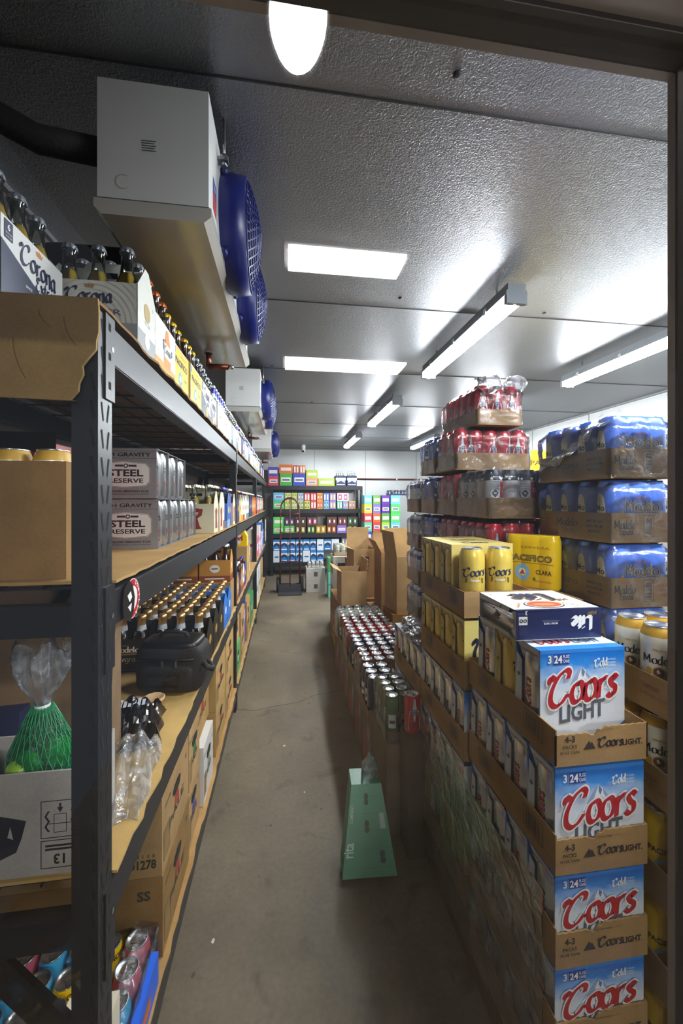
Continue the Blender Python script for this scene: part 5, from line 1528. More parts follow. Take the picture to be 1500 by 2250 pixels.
# white cases with cans, at the end of the row
for k in range(3):
    case((.42, .30, .27), (.76, 4.68, k * .272), '%s white case from the floor in the stack behind the open cartons' % ORD[k], 'white cases behind the open cartons', None, 0, lambda m, F, sx, sy, sz: (m.rect(-.16, -.06, .06, .2, F['f'], ink('#40403E')), m.rect(-.13, .13, .06, .2, F['l'], ink('#8A8A82'))), mat=paper('#DAD8D0'))
tray_case('plain', ['whitegreen'], 5, 3, (.74, 4.70, .82), 'tray of white and green cans on the white cases behind the open cartons', None, 0, .033, .122, 1.0, .04, False, None, False, '#B9A37E', None, True)
tray_case('plain', ['pink'], 3, 2, (.86, 4.42, .82), 'small tray of pink cans beside the white and green cans', None, 0, .033, .122, 1.0, .04, True, None, False, '#B9A37E', None, True)
case((.36, .2, .82), (.86, 4.40, 0), 'tall brown case under the small tray of pink cans', None, '#8E7350')
for k in range(2):
    case((.30, .28, .19), (.49, 6.5, k * .192), ('lower' if k == 0 else 'upper') + ' of two pale grey cases standing on the floor by the hand truck', 'pale grey cases by the hand truck', None, 0, lambda m, F, sx, sy, sz: (m.rect(-.03, .03, .06, .13, F['f'], ink('#5A5048')), m.text('12', .02, F['f'], ink('#77726C'), -.1, .1)), mat=paper('#B9B6B0'))
for i in range(4):
    t = thing('beer_can', 'white can standing on the upper pale grey case, %s from the aisle' % ORD[i], 'can', (.39 + i * .067, 6.44, .384), 0, 'white cans on the pale grey case'); b, l = can_meshes('litewhite', .032, .10); ob('can_body', b, t); ob('lid', l, t)
for k, (z, c, w) in enumerate(((0, '#5FC0A8', 'teal'), (.20, '#5FC0A8', 'mint'), (.40, '#3F9A4A', 'green'))):
    case((.10, .26, .19), (.70, 6.1, z), '%s can carton in the narrow stack behind the pale grey cases' % w, 'narrow stack behind the pale grey cases', None, 0, None, mat=paper(c))

# hand truck
t = thing('hand_truck', 'dark red two-wheeled hand truck standing in the aisle before the back rack', 'hand truck', (.085, 6.38, 0))
rd = pm('#5A2420', .4, .3, .15, 20)
m = MB()
arc = [(-.155, .02, .1), (-.15, .03, .9), (-.145, .06, 1.3)] + [(-.145 * math.cos(a), .07, 1.33 + .17 * math.sin(a)) for a in [i * PI / 10 for i in range(1, 10)]] + [(.145, .06, 1.3), (.15, .03, .9), (.155, .02, .1)]
m.tube(arc, .014, rd, 8); m.build('frame', t)
m = MB(); m.tube([(0, .0, .1), (0, .03, .9), (0, .07, 1.5)], .009, rd); m.build('centre_bar', t)
for z in (.12, .5, .95, 1.25):
    m = MB(); m.tube([(-.15, .02 + z * .02, z), (-.05, .035 + z * .02, z - .012), (.05, .035 + z * .02, z - .012), (.15, .02 + z * .02, z)], .009, rd); m.build('cross_bar', t)
m = MB(); m.box(-.18, .18, -.2, .0, .008, .018, pm('#4A4C50', .4, .6)); m.box(-.18, .18, -.006, .0, .018, .14, pm('#4A4C50', .4, .6)); m.build('toe_plate', t)
for x in (-.19, .19):
    m = MB(); S = 20
    prof = [(.05, -.024), (.105, -.024), (.122, -.012), (.122, .012), (.105, .024), (.05, .024)]
    vs = [(x + b, .1 + r * math.cos(2 * PI * i / S), .125 + r * math.sin(2 * PI * i / S)) for r, b in prof for i in range(S)]
    m.mesh(vs, [(j * S + i, j * S + (i + 1) % S, (j + 1) * S + (i + 1) % S, (j + 1) * S + i) for j in range(5) for i in range(S)], pm('#1B1A1A', .8), True); w = m.build('wheel', t)
    m = MB(); m.tube([(x - .022, .1, .125), (x + .022, .1, .125)], .055, pm('#6A2A24', .4, .4), 14); m.build('hub', w)
m = MB(); m.tube([(-.19, .1, .125), (.19, .1, .125)], .01, rd); m.build('axle', t)
for x in (-.15, .15):
    m = MB(); m.bar((x, .02, .35), (x, .1, .125), .02, .01, rd, (1, 0, 0)); m.build('axle_bracket', t)
for k, (z, h, c, w) in enumerate(((.0, .55, '#9A7B52', 'lowest brown'), (.552, .55, '#9A7B52', 'second brown'), (1.104, .45, '#9A7B52', 'third brown'), (1.556, .11, '#3F66C8', 'blue printed'))):
    case((.4, .32, h), (1.88, 2.8, z), '%s case in the stack far behind the blue stack' % w, 'cases behind the blue stack', c if c[1] == '9' else None, 0, None, mat=None if c[1] == '9' else paper(c))
case((.36, .26, .15), (1.90, 2.79, 1.668), 'yellow printed carton on top of the stack far behind the blue stack', None, None, 0, lambda m, F, sx, sy, sz: (m.text('PACIFICO', .05, F['f'], ink('#6A4A10'), 0, .04, .02, width=.3), m.rect(-.18, -.15, .11, .15, F['f'], ink('#5F9CC8'))), mat=paper('#E8C416'))
# ---------------------------------------------------------------- left rack: six-packs
SIXW = {'corona': 'white and navy six-pack', 'premier': 'pale grey ringed six-pack', 'familiar': 'white and orange six-pack', 'pacifico': 'bright yellow six-pack',
        'white': 'white six-pack', 'whiteblue': 'white and blue six-pack', 'cream': 'cream red-marked six-pack', 'bluepaint': 'painted blue six-pack', 'purple': 'violet six-pack', 'negra': 'black gold-foil six-pack',
        'blue': 'bright blue six-pack', 'yellowblock': 'yellow red-capped six-pack', 'amberblock': 'amber and brown six-pack', 'greenwhite': 'pale green six-pack', 'navygold': 'navy and gold six-pack',
        'redwhite': 'white and red six-pack', 'orangeblock': 'orange six-pack', 'pink': 'pink six-pack'}
T0, T1, T2, T3 = [z + .0065 for z in SHELF]
H90 = PI / 2
six_pack('corona', (-.545, .857, T3), H90, 'white and navy six-pack of clear bottles nearest the door on the top shelf', 'bottles on the top shelf')
six_pack('premier', (-.428, 1.034, T3), 0, 'pale grey six-pack with ring pattern facing the door on the top shelf', 'bottles on the top shelf')
seq = ['familiar', 'pacifico', 'pacifico', 'corona', 'corona', 'white', 'white', 'whiteblue', 'whiteblue', 'corona', 'white', 'navygold', 'whiteblue', 'white', 'corona', 'white', 'white', 'greenwhite', 'whiteblue', 'greenwhite', 'cream', 'greenwhite', 'corona', 'navygold', 'pink', 'redwhite', 'bluepaint', 'whiteblue']
y = 1.20; n = {}
for k, st in enumerate(seq):
    n[st] = n.get(st, 0) + 1
    six_pack(st, (-.398 - .006 * (k % 3 == 1), y, T3), H90, '%s, %s such from the door, top shelf edge' % (SIXW[st], ORD[n[st] - 1]), 'bottles on the top shelf', y < 3.2)
    y += .197
for k, st in enumerate(['corona', 'familiar', 'corona', 'pacifico', 'corona', 'whiteblue']):
    six_pack(st, (-.56, 1.34 + k * .2, T3), H90, '%s, %s from the door, back row of top shelf' % (SIXW[st], ORD[k]), 'bottles on the top shelf', False)

# ---- middle shelf: silver can packs
GP = {}
def grey_pack(loc, lab):
    if not GP:
        m = MB(); g, lg = paper('#8C8B8D'), ink('#C9C8C6'); w, d, h = .1005, .067, .160
        for y in (-d - .001, d):
            m.box(-w, w, y, y + .001, 0, h, g)
        m.box(-w, w, -d, d, h - .001, h, g); m.box(-w, w, -d, d, 0, .001, g)
        fr = Flat((0, -d - .001, 0)); k = ink('#202024')
        m.text('HIGH GRAVITY', .0175, fr, k, .0, .134, .012, width=.165); m.rect(-w, w, .128, .1288, fr, k); m.rect(-w, w, .151, .1516, fr, k)
        o = [(-.063, .095), (-.063, .055), (-.052, .042), (.0, .036), (.067, .042), (.078, .055), (.078, .095), (.067, .110), (0, .116), (-.052, .110)]
        m.poly([(a * 1.04 + -.0005, (b - .076) * 1.06 + .076) for a, b in o], fr, ink('#D9D8D4'), .0006); m.poly([(a * 1.015, (b - .076) * 1.025 + .076) for a, b in o], fr, k, .0009); m.poly(o, fr, ink('#E6E4E0'), .0012)
        m.text('STEEL', .030, fr, k, .008, .071, .03, width=.105, off=.0015); m.text('RESERVE', .0195, fr, k, .008, .050, .02, width=.105, off=.0015); m.ring(.008, .104, .004, .007, fr, k, .0015, 14); m.rect(-.024, .0, .101, .107, fr, k, .0015); m.rect(.016, .040, .101, .107, fr, k, .0015)
        m.text('211', .019, fr, ink('#8E2530'), -.088, .012, .05, width=.022); m.text('SLOW BREWED FOR', .009, fr, k, .02, .020, .01, width=.115); m.text('EXCEPTIONALLY SMOOTH FLAVOR', .0055, fr, k, .02, .012, 0, width=.115)
        for i in range(7):
            m.text('A', .008, fr, k, -.088, .115 - i * .014, .0)
        GP['m'] = m.data('grey_sleeve')
    o = thing('can_pack', lab, 'beer pack', loc, 0, 'silver can packs on the third shelf up'); ob('sleeve', GP['m'], o)
    for i in (-1, 0, 1):
        for j in (-1, 1):
            put_can(o, 'grey', (i * .0668, j * .0333, .0012), PI / 2 + .4 * j, False, .0328, .157)
    return o
for k in range(4):
    grey_pack((-.503, 1.43 + k * .1365, T2), 'grey six-can pack in the lower layer of the silver packs, %s from the door' % ORD[k])
for k in range(3):
    grey_pack((-.507 - .004 * k, 1.425 + k * .137, T2 + .162), 'grey six-can pack in the upper layer of the silver packs, %s from the door' % ORD[k])
grey_pack((-.735, 1.43, T2), 'grey six-can pack at the wall beside the other silver packs')
for st, x, y, rz in (('cream', -.432, 2.055, 0), ('cream', -.428, 2.19, 0), ('redwhite', -.44, 2.322, 0), ('bluepaint', -.425, 2.452, 0), ('purple', -.435, 2.584, 0), ('cream', -.428, 2.735, 0)):
    q = {2.055: 'first cream one from the silver packs', 2.19: 'second cream one from the silver packs', 2.735: 'last one before the middle post'}.get(y, 'between the cream ones')
    six_pack(st, (x, y, T2), rz, '%s on the third shelf up, %s' % (SIXW[st], q), 'bottles on the third shelf up', True)
seq = ['navygold', 'yellowblock', 'familiar', 'redwhite', 'white', 'greenwhite', 'whiteblue', 'negra', 'navygold', 'navygold', 'amberblock', 'orangeblock', 'orangeblock', 'orangeblock', 'redwhite', 'pink', 'redwhite', 'orangeblock', 'greenwhite', 'greenwhite', 'pink', 'whiteblue', 'orangeblock']
y = 2.99; n = {}
for k, st in enumerate(seq):
    if abs(y - 4.87) < .1: y = 4.98
    n[st] = n.get(st, 0) + 1
    six_pack(st, (-.43, y, T2), 0, '%s, %s such past the middle post, third shelf up' % (SIXW[st], ORD[n[st] - 1]), 'bottles on the third shelf up', False)
    y += .135 if k < 14 else .17
# ---- low shelf
n = {}
for r_, (st, y) in enumerate((('negra', 1.87), ('negra', 2.03), ('negra', 2.19), ('blue', 2.35), ('blue', 2.51))):
    for c_, x in enumerate((-.449, -.686)):
        n[st] = n.get(st, 0) + 1
        q = six_pack(st, (x, y, T1), 0, '%s, second shelf, %s row back, %s from aisle' % (SIXW[st], ORD[r_], ORD[c_]), 'bottles on the second shelf'); q.scale = (1.22, 1.22, .97)
case((.52, .17, .2), (-.60, 2.70, T1), 'wide brown case on the second shelf behind the blue six-packs', None, '#9C7B4F')
for k, x in enumerate((-.44, -.64)):
    six_pack('amberblock', (x, 2.70, T1 + .202), 0, 'amber six-pack standing on the wide brown case, %s from the aisle' % ORD[k], 'six-packs on the wide brown case', False)
for k in range(5):
    st = ['amberblock', 'navygold', 'amberblock', 'redwhite', 'purple'][k]
    six_pack(st, (-.432, 2.99 + k * .14, T1), 0, '%s, second shelf, %s past the middle post' % (SIXW[st], ORD[k]), 'bottles past the post on the second shelf', False)
for k in range(2):
    case((.30, .32, .15), (-.49, 3.90, T1 + .151 * k), ('lower' if k == 0 else 'upper') + ' plain brown case under the bright yellow handled carton', 'plain brown cases on the second shelf', '#B08E58', 0, lambda m, F, sx, sy, sz: m.rect(.08, .13, .04, .13, F['r'], ink('#D8D4CC')))
t = thing('beer_carton', 'bright yellow four-bottle carton with handle on the plain brown cases', 'beer carton', (-.455, 3.86, T1 + .303)); m = MB(); yl = paper('#F0C800')
P = [(-.11, 0), (.11, 0), (.108, .09), (.085, .135), (-.085, .135), (-.108, .09)]
m.prism(P, Flat((0, -.065, 0)), .13, yl); fr = Flat((0, -.065, 0)); m.poly([(-.06, .03), (.05, .02), (.06, .1), (0, .12), (-.055, .11)], fr, ink('#E4E2D6')); m.pen('Duvel', .026, fr, ink('#B5201C'), 0, .055, nib=.34, ang=.7, thin=.05, width=.15, off=.0012); m.build('carton', t)
m = MB(); m.poly([(-.03, .108), (.03, .108), (.025, .124), (-.025, .124)], Flat((0, -.065, 0)), BLACK_HOLE, .0012); m.build('hand_hole', t)
FARC = [('#E4E0DA', 'white'), ('#D24A3A', 'red'), ('#D86AB0', 'pink'), ('#EADFD0', 'cream'), ('#8E4AA8', 'violet'), ('#E6E2DE', 'pale'), ('#3F6FC0', 'blue'), ('#2A68B8', 'deep blue'), ('#E0C040', 'yellow')]
def stripe_art(c2):
    return lambda m, F, sx, sy, sz: [(m.rect(-w * .36, w * .36, sz * .35, sz * .7, F[f], ink('#ECE9E2')), m.rect(-w * .3, w * .3, sz * .45, sz * .55, F[f], ink(c2), .0009)) for f, w in (('f', sx), ('r', sy))]
k = 0
for y in (4.98, 5.22, 5.46, 5.70, 5.94, 6.18, 6.42, 6.95, 7.2, 7.44):
    c, w = FARC[k % 9]
    case((.2, .22, .25 if k % 3 else .38), (-.44, y, T1), '%s can carton, second shelf, %s past the far post' % (w, ORD[k]), 'can cartons in the far bay', None, 0, stripe_art(FARC[(k + 4) % 9][0]), mat=paper(c)); k += 1

# loose things on the low shelf
t = thing('camera_bag', 'black zipped camera bag standing on the second shelf beside the black six-packs', 'bag', (-.425, 1.635, T1), -.12); t.scale = (.92, .95, 1)
fab, fab2 = pm('#15161A', .75, 0, .2, 60, .25), pm('#0E0F12', .4, 0, .1, 30, .05)
m = MB(); m.blob((0, 0, .088), (.135, .08, .088), fab, .32, .35, 36, 20, .012, 3, 1.0); m.build('body', t)
m = MB(); m.blob((0, .0, .168), (.118, .072, .024), fab2, .4, .35, 30, 10); m.build('lid_panel', t)
m = MB(); m.blob((0, -.082, .062), (.105, .018, .048), fab, .35, .4, 26, 12, .015, 3, .4); m.frame(-.075, .06, .04, .085, .004, Flat((0, -.1025, 0)), fab2, .001); m.build('front_pocket', t)
m = MB(); m.tube([(-.125, -.072, .128), (-.06, -.086, .132), (.02, -.087, .132), (.10, -.082, .13), (.128, -.05, .128), (.136, .03, .126)], .0042, fab2, 6); z = m.build('zipper', t)
for x in (-.01, .045):
    m = MB(); m.box(x - .004, x + .004, -.096, -.09, .105, .130, pm('#9A9CA0', .25, .9)); m.build('puller', z)
m = MB(); m.tube([(-.06, 0, .184), (-.05, 0, .205), (0, 0, .212), (.05, 0, .205), (.06, 0, .184)], .007, fab); m.build('grab_handle', t)
m = MB(); m.tube([(.135, .02, .09), (.165, -.01, .075), (.175, -.05, .085), (.16, -.07, .1), (.14, -.05, .105)], .011, fab, 6); m.build('strap_loop', t)
t = thing('sauce_cup', 'small lidded paper sauce cup standing in front of the camera bag', 'cup', (-.447, 1.462, T1))
m = MB(); m.lathe([(.024, 0), (.033, .034)], pm('#B98E5E', .6), 24, cap0=True); m.build('cup', t)
m = MB(); m.lathe([(.035, .033), (.036, .040), (.032, .043), (.030, .040), (.0001, .040)], pm('#C9A57C', .3, 0, .15, 60), 24); m.build('lid', t)
def crumple(name, c, a, mat, seed, nx=26, ny=26, hz=.05, z0=.0, fold=6.0):
    m = MB(); rr = random.Random(seed); vs = []; cz = [rr.uniform(0, 6) for _ in range(6)]
    for j in range(ny + 1):
        for i in range(nx + 1):
            u, v = i / nx * 2 - 1, j / ny * 2 - 1
            e = max(0, 1 - max(abs(u), abs(v)) ** 4)
            h = hz * e * (.55 + .3 * abs(math.sin(fold * u + 2 * v + cz[0])) + .25 * abs(math.sin(fold * .8 * v - 1.7 * u + cz[1])) + .15 * math.sin(9 * u * v + cz[2]))
            vs.append((c[0] + a[0] * u * (1 + .06 * math.sin(7 * v + cz[3])), c[1] + a[1] * v * (1 + .06 * math.sin(6 * u + cz[4])), c[2] + z0 + max(.0006, h)))
    m.mesh(vs, [(j * (nx + 1) + i, j * (nx + 1) + i + 1, (j + 1) * (nx + 1) + i + 1, (j + 1) * (nx + 1) + i) for j in range(ny) for i in range(nx)], mat, False)
    return m
t = thing('snack_bag', 'crumpled black plastic bag lying on the cardboard before the camera bag', 'bag', (-.47, 1.33, T1), .2)
m = crumple('b', (0, 0, .0), (.085, .11), pm('#141318', .16, 0, .2, 20), 4, hz=.085); m.build('bag', t)
m = MB()
for i in range(7):
    m.rect(-.05 + i * .013, -.041 + i * .013, -.02, .012 + .01 * (i % 2), Flat((0, 0, .088), (1, 0, 0), (0, 1, .12)), ink('#B9BAC2'), .001)
m.build('lettering', t)
t = thing('clear_bag', 'crumpled clear plastic bag lying near the front post on the second shelf', 'bag', (-.415, 1.10, T1), .1)
crumple('c', (0, 0, 0), (.075, .15), FILM_THICK, 8, hz=.075).build('film', t)
# upside-down pale box with limes and odds and ends, left of the front post
t = thing('open_carton', 'pale grey carton with upside-down printing at the near end of the second shelf', 'box', (-.60, .912, T1)); pg = cardboard('#A9A39D'); m = MB(); w, d, h = .215, .07, .198
m.box(-w, w, -d, d, 0, .004, pg); m.box(-w, w, -d, -d + .004, .004, h, pg); m.box(-w, w, d - .004, d, .004, h, pg); m.box(-w, -w + .004, -d + .004, d - .004, .004, h, pg); m.box(w - .004, w, -d + .004, d - .004, .004, h, pg)
fr = Flat((0, -d, 0)); k = ink('#26242A')
m.frame(.137, .206, .012, .066, .0016, fr, k); m.text('13', .026, fr, k, .170, .038, .03, rot=PI); m.rect(.145, .198, .046, .050, fr, k); m.rect(.145, .198, .053, .057, fr, k)
m.frame(.137, .206, .070, .142, .0016, fr, k); m.frame(.160, .183, .080, .116, .0012, fr, k); m.poly([(.166, .128), (.177, .128), (.1715, .118)], fr, k); m.rect(.1695, .1735, .126, .136, fr, k)
for q in (-1, 1):
    for i in range(4):
        a, b = .1715 + q * (.018 + .006 * (i % 2)), .122 - i * .010
        m.poly([(a, b), (a + q * .004, b), (.1715 + q * (.018 + .006 * ((i + 1) % 2)) + q * .004, b - .010), (.1715 + q * (.018 + .006 * ((i + 1) % 2)), b - .010)], fr, k)
    m.rect(.1715 + min(0, q * .02), .1715 + max(0, q * .02), .0965, .098, fr, k)
m.disc(.03, .08, .055, fr, ink('#9C2A2A')); m.disc(.01, .082, .035, fr, ink('#B8B0AA'), .0009)
m.poly([(.02, .13), (.035, .118), (.06, .123), (.112, .108), (.104, .075), (.095, .05), (.06, .035), (.04, .042), (.02, .06), (.03, .085), (.012, .10)], fr, k, .0012); m.poly([(.05, .095), (.06, .09), (.055, .075)], fr, pg, .0015); m.poly([(.085, .1), (.09, .075), (.08, .08)], fr, pg, .0015)
m.build('body', t)
t = thing('produce_bag', 'green net bag of limes with a tied clear plastic top in the pale carton', 'bag', (-.50, .915, T1 + .008))
m = MB(); prof = [(.04, 0), (.062, .02), (.066, .08), (.066, .15), (.058, .2), (.036, .25), (.012, .285)]
m.lathe(prof, GREEN_MESH, 24)
for i, v in enumerate(m.v):
    a = math.atan2(v[1], v[0]); q = 1 + .06 * math.sin(7 * a + v[2] * 30) + .03 * math.sin(13 * a)
    m.v[i] = (v[0] * q, v[1] * q * .84, v[2])
m.build('netting', t)
m = MB()
for i in range(26):
    a0 = 2 * PI * i / 26
    for sg in (1, -1):
        m.tube([(max(.02, r_ * 1.015) * math.cos(a0 + sg * z_ * 5), max(.02, r_ * 1.015) * .86 * math.sin(a0 + sg * z_ * 5), z_) for r_, z_ in prof[1:]], .0009, pm('#1E8A55', .4), 3)
m.build('net_threads', t)
m = MB(); S = 40; vs = []
for z_, r_ in ((.283, .012), (.295, .016), (.33, .036), (.365, .047), (.395, .05), (.41, .045)):
    for i in range(S):
        a = 2 * PI * i / S; q = r_ * (1 + (.28 * math.sin(6 * a + z_ * 9) + .14 * math.sin(11 * a)) * min(1, (z_ - .28) * 12))
        vs.append((q * math.cos(a), q * .75 * math.sin(a), z_ + .014 * math.sin(5 * a) * (z_ > .39)))
m.mesh(vs, [(j * S + i, j * S + (i + 1) % S, (j + 1) * S + (i + 1) % S, (j + 1) * S + i) for j in range(5) for i in range(S)], FILM_THICK, True); m.build('clear_top', t)
m = MB(); m.lathe([(.0135, .280), (.0145, .284), (.0135, .288)], pm('#D8DADC', .4), 14); m.build('tie', t)
lime = pm('#8DB82A', .35, 0, .2, 16, .15)
for k, (x, y, z) in enumerate(((-.027, -.022, .05), (.03, .02, .055), (-.025, .025, .11), (.028, -.022, .118), (-.022, -.025, .172), (.022, .02, .176))):
    q = thing('lime', 'lime inside the green net bag, %s' % ['lowest at the front', 'lowest at the back', 'middle at the back', 'middle at the front', 'upper on the left', 'upper on the right'][k], 'lime', (-.50 + x, .915 + y, T1 + .008 + z), .5 * k, 'limes in the net bag')
    m = MB(); m.blob((0, 0, 0), (.034, .029, .029), lime, nu=20, nv=12); m.build('fruit', q)
    m = MB(); m.lathe([(.004, 0), (.003, .006)], pm('#6E7A2A', .6), 8, (0, 0, .027), cap1=True); m.build('stem_end', q)
t = thing('beer_can', 'silver white can standing in the pale grey carton beside the lime bag', 'can', (-.615, .895, T1 + .006)); b, l = can_meshes('litewhite'); ob('can_body', b, t); ob('lid', l, t)
INKB = ink('#26242A')
t = thing('paper_bag', 'brown paper bag with black print standing behind the lime bag', 'bag', (-.66, 1.14, T1), .12); pb = cardboard('#7E654A'); m = MB()
A = [(-.2, -.06, 0), (.2, -.06, 0), (.215, -.03, .40), (-.2, -.035, .37)]; Bk = [(x, y + .14 - .09 * (z > .1), z) for x, y, z in A]
m.mesh(A + Bk, [(0, 1, 2, 3), (7, 6, 5, 4), (1, 5, 6, 2), (4, 0, 3, 7), (1, 0, 4, 5)], pb); m.build('bag', t)
m = MB(); fr = Flat((.20, -.03, .04), (0, 1, 0), (.015 / .4, 0, 1)); 
m.frame(.005, .06, .17, .23, .0015, fr, INKB)
for i in range(5):
    m.rect(.012, .052, .18 + i * .009, .183 + i * .009, fr, INKB)
m.disc(.03, .12, .022, fr, INKB, .0008, 14); m.disc(.03, .12, .014, fr, pb, .0011, 10); m.text('HOPS', .016, fr, INKB, .03, .06, .02); m.build('print', t)
case((.2, .05, .235), (-.70, 1.02, T1), 'navy carton with white band behind the pale grey carton', None, None, .1, lambda m, F, sx, sy, sz: (m.rect(-.08, .09, .13, .16, F['f'], ink('#D4D6DC')), m.text('0123', .014, F['f'], ink('#2A2A30'), 0, .138, 0, off=.0012)), mat=paper('#1B2244'))
t = thing('open_carton', 'tall plain brown carton at the near end of the third shelf up', 'box', (-.66, .918, T2)); cb = cardboard('#8D6C42'); m = MB(); w, d, h = .235, .062, .232
m.box(-w, w, -d, d, 0, .004, cb); m.box(-w, w, -d, -d + .004, .004, h, cb); m.box(-w, w, d - .004, d, .004, h, cb); m.box(-w, -w + .004, -d + .004, d - .004, .004, h, cb); m.box(w - .004, w, -d + .004, d - .004, .004, h, cb); m.build('body', t)
for k2 in range(5):
    q = thing('beer_can', 'cream can showing over the rim of the tall brown carton, %s from the post' % ORD[k2], 'can', (-.48 - k2 * .078, .918, T2 + .07), .3, 'cans in the tall brown carton'); b, l = can_meshes('cream'); ob('can_body', b, q); ob('lid', l, q)
case((.34, .2, .30), (-.84 + .09, 1.22, T2), 'red and black can carton behind the tall brown carton', None, None, 0, lambda m, F, sx, sy, sz: (m.rect(-.17, .17, .28, .33, F['f'], ink('#1A1A1C')), m.text('IO', .04, F['f'], ink('#E6E2DC'), -.1, .288, .03, off=.0012)), mat=paper('#9C2A26'))
# ---- bottom shelf cases
def case_art(w1, c1, dark=False):
    def f(m, F, sx, sy, sz):
        k = ink('#2C3A2C' if not dark else '#2A2A30')
        fr = F['r']
        m.rect(-sy * .45, -sy * .25, sz * .12, sz * .5, fr, cardboard('#8C7048'), .0004); m.frame(-sy * .45, -sy * .25, sz * .12, sz * .5, .002, fr, k)
        m.text(w1, sz * .16, fr, k, .0, sz * .34, .02, width=sy * .55); m.poly([(-.03, sz * .42), (.03, sz * .42), (.016, sz * .62), (-.016, sz * .62)], fr, ink(c1), .0006); m.text('12', sz * .09, fr, k, sy * .38, sz * .75, .02); m.text('CERVEZA', sz * .07, fr, k, -sy * .32, sz * .78, .0)
    return f
def front_art(t1, t2):
    g = case_art('PALE', '#A23A2E')
    def f(m, F, sx, sy, sz):
        g(m, F, sx, sy, sz)
        k = ink('#25352A')
        if t1:
            for i, ch in enumerate(t1):
                m.text(ch, .014, F['f'], k, sx / 2 - .078 + i * .0140, .056, .01)
        m.text(t2, .034 if t1 else .036, F['f'], k, sx / 2 - (.050 if t1 else .05), .026 if t1 else .165, .03, width=.070 if t1 else .036)
    return f
case((.50, .31, .226), (-.588, 1.337, T0), 'brown bottle case marked with two black letters, under the numbered case', None, '#8F6E42', 0, front_art('', 'SS'), hole=('r',))
case((.50, .31, .214), (-.590, 1.337, T0 + .2275), 'brown bottle case with black numbers on its end, on the bottom shelf', None, '#A5845A', 0, front_art('34100', '01278'), hole=('r',))
def redcase(m, F, sx, sy, sz):
    pass
for y0, y1, z0, z1, x1, col, word, c, lab in (
        (1.505, 1.70, 0, .224, -.345, '#A7865A', 'PALE', '#4A3A8E', 'brown case with violet print beside the case with two black letters'), (1.505, 1.68, .226, .44, -.34, '#AB8A5E', 'HAZY', '#2E6B3A', 'brown case with green print beside the numbered case'),
        (1.74, 1.96, 0, .245, -.335, '#CFCBC6', 'LIGHT', '#8E8A88', 'white bottle case with hand hole on the bottom shelf'), (1.72, 2.02, .247, .47, -.365, '#A5824E', 'STOUT', '#B3261E', 'brown case with bright red top on the white bottle case'),
        (2.07, 2.40, 0, .222, -.34, '#AE8C56', 'Modelo', '#A8322A', 'lower brown case with dark lettering beside the white bottle case'), (2.07, 2.40, .224, .445, -.34, '#B08E58', 'Modelo', '#A8322A', 'upper brown case with dark lettering beside the red-topped case'),
        (2.425, 2.76, 0, .222, -.34, '#AE8C56', 'Modelo', '#A8322A', 'lower brown case with dark lettering just before the middle post'), (2.425, 2.76, .224, .455, -.34, '#B2905A', 'Modelo', '#A8322A', 'upper brown case with dark lettering just before the middle post'),
        (2.92, 3.20, 0, .22, -.34, '#4E9A52', 'GREEN', '#E0E0D8', 'green case just past the middle post on the bottom shelf'), (2.92, 3.20, .222, .46, -.35, '#B39262', 'AMBER', '#B3261E', 'brown red-labelled case on the green case'),
        (3.24, 3.52, 0, .40, -.34, '#B08A5A', 'ALE', '#8A5A3A', 'tall brown case past the green case'), (3.56, 3.70, 0, .52, -.35, '#2B3BB8', 'BLUE', '#C8CCE8', 'tall royal blue carton on the bottom shelf'), (3.74, 4.05, 0, .36, -.34, '#A98557', 'LAGER', '#7A5A3A', 'brown case past the tall royal blue carton'), (4.1, 4.5, 0, .3, -.34, '#3E8A4A', 'LIME', '#E6E6DE', 'green case before the far post on the bottom shelf'),
        (4.95, 5.35, 0, .45, -.34, '#D2CFCA', 'SELTZER', '#8A8A8A', 'white case just past the far post on the bottom shelf'), (5.4, 5.8, 0, .42, -.34, '#CFCBC4', 'SELTZER', '#6A8AB0', 'second white case past the far post on the bottom shelf'), (5.9, 6.4, 0, .40, -.34, '#B08E60', 'CIDER', '#8A3A3A', 'brown case beyond the white cases on the bottom shelf')):
    white = col in ('#CFCBC6', '#D2CFCA', '#CFCBC4', '#2B3BB8', '#4E9A52', '#3E8A4A')
    o = case((.4, y1 - y0, z1 - z0), (x1 - .2, (y0 + y1) / 2, T0 + z0), lab, 'cases on the bottom shelf', None if white else col, 0, case_art(word, c, True), hole=('r',) if y0 < 4 else None, mat=paper(col) if white else None)
    if 'red top' in lab:
        m = MB(); m.box(-.2005, .2005, -(y1 - y0) / 2 - .0005, (y1 - y0) / 2 + .0005, z1 - z0 - .05, z1 - z0 + .0008, paper('#B3261E')); m.build('red_lid', o)
def seal(m, F, sx, sy, sz):
    rd = ink('#6E1E22')
    m.poly([(-.06, .03), (.06, .05), (.2, .05), (.2, .2), (.0, .2), (-.07, .14)], F['f'], rd) if sz > .2 else None
    m.ring(-.14, sz * .5, .024, .034, F['f'], rd); m.disc(-.14, sz * .5, .02, F['f'], rd, .0006, 14); m.pen('The', .018, F['f'], rd, .04, .02, nib=.15, thin=.03)
t = case((.34, .25, .27), (-.70, 1.165, T0), 'dark red printed brown case behind the film-wrapped cans by the end brace', None, '#6E4C34', 0, seal) if False else None
o = thing('can_pack', 'film-wrapped mixed cans with silver lids on the bottom shelf before the lettered case', 'beer pack', (-.52, 1.055, T0))
for i in range(5):
    for j in range(3):
        st = ['lightblue', 'pink', 'yellow', 'lightblue', 'amber'][(i * 2 + j * 3) % 5] if not (i == 4) else ('pink', 'lightblue', 'lightblue')[2 - j] if j != 1 else 'pink'
        put_can(o, st, ((i - 2) * .067, (j - 1) * .067, .001), .4 * i, True, .033, .122)
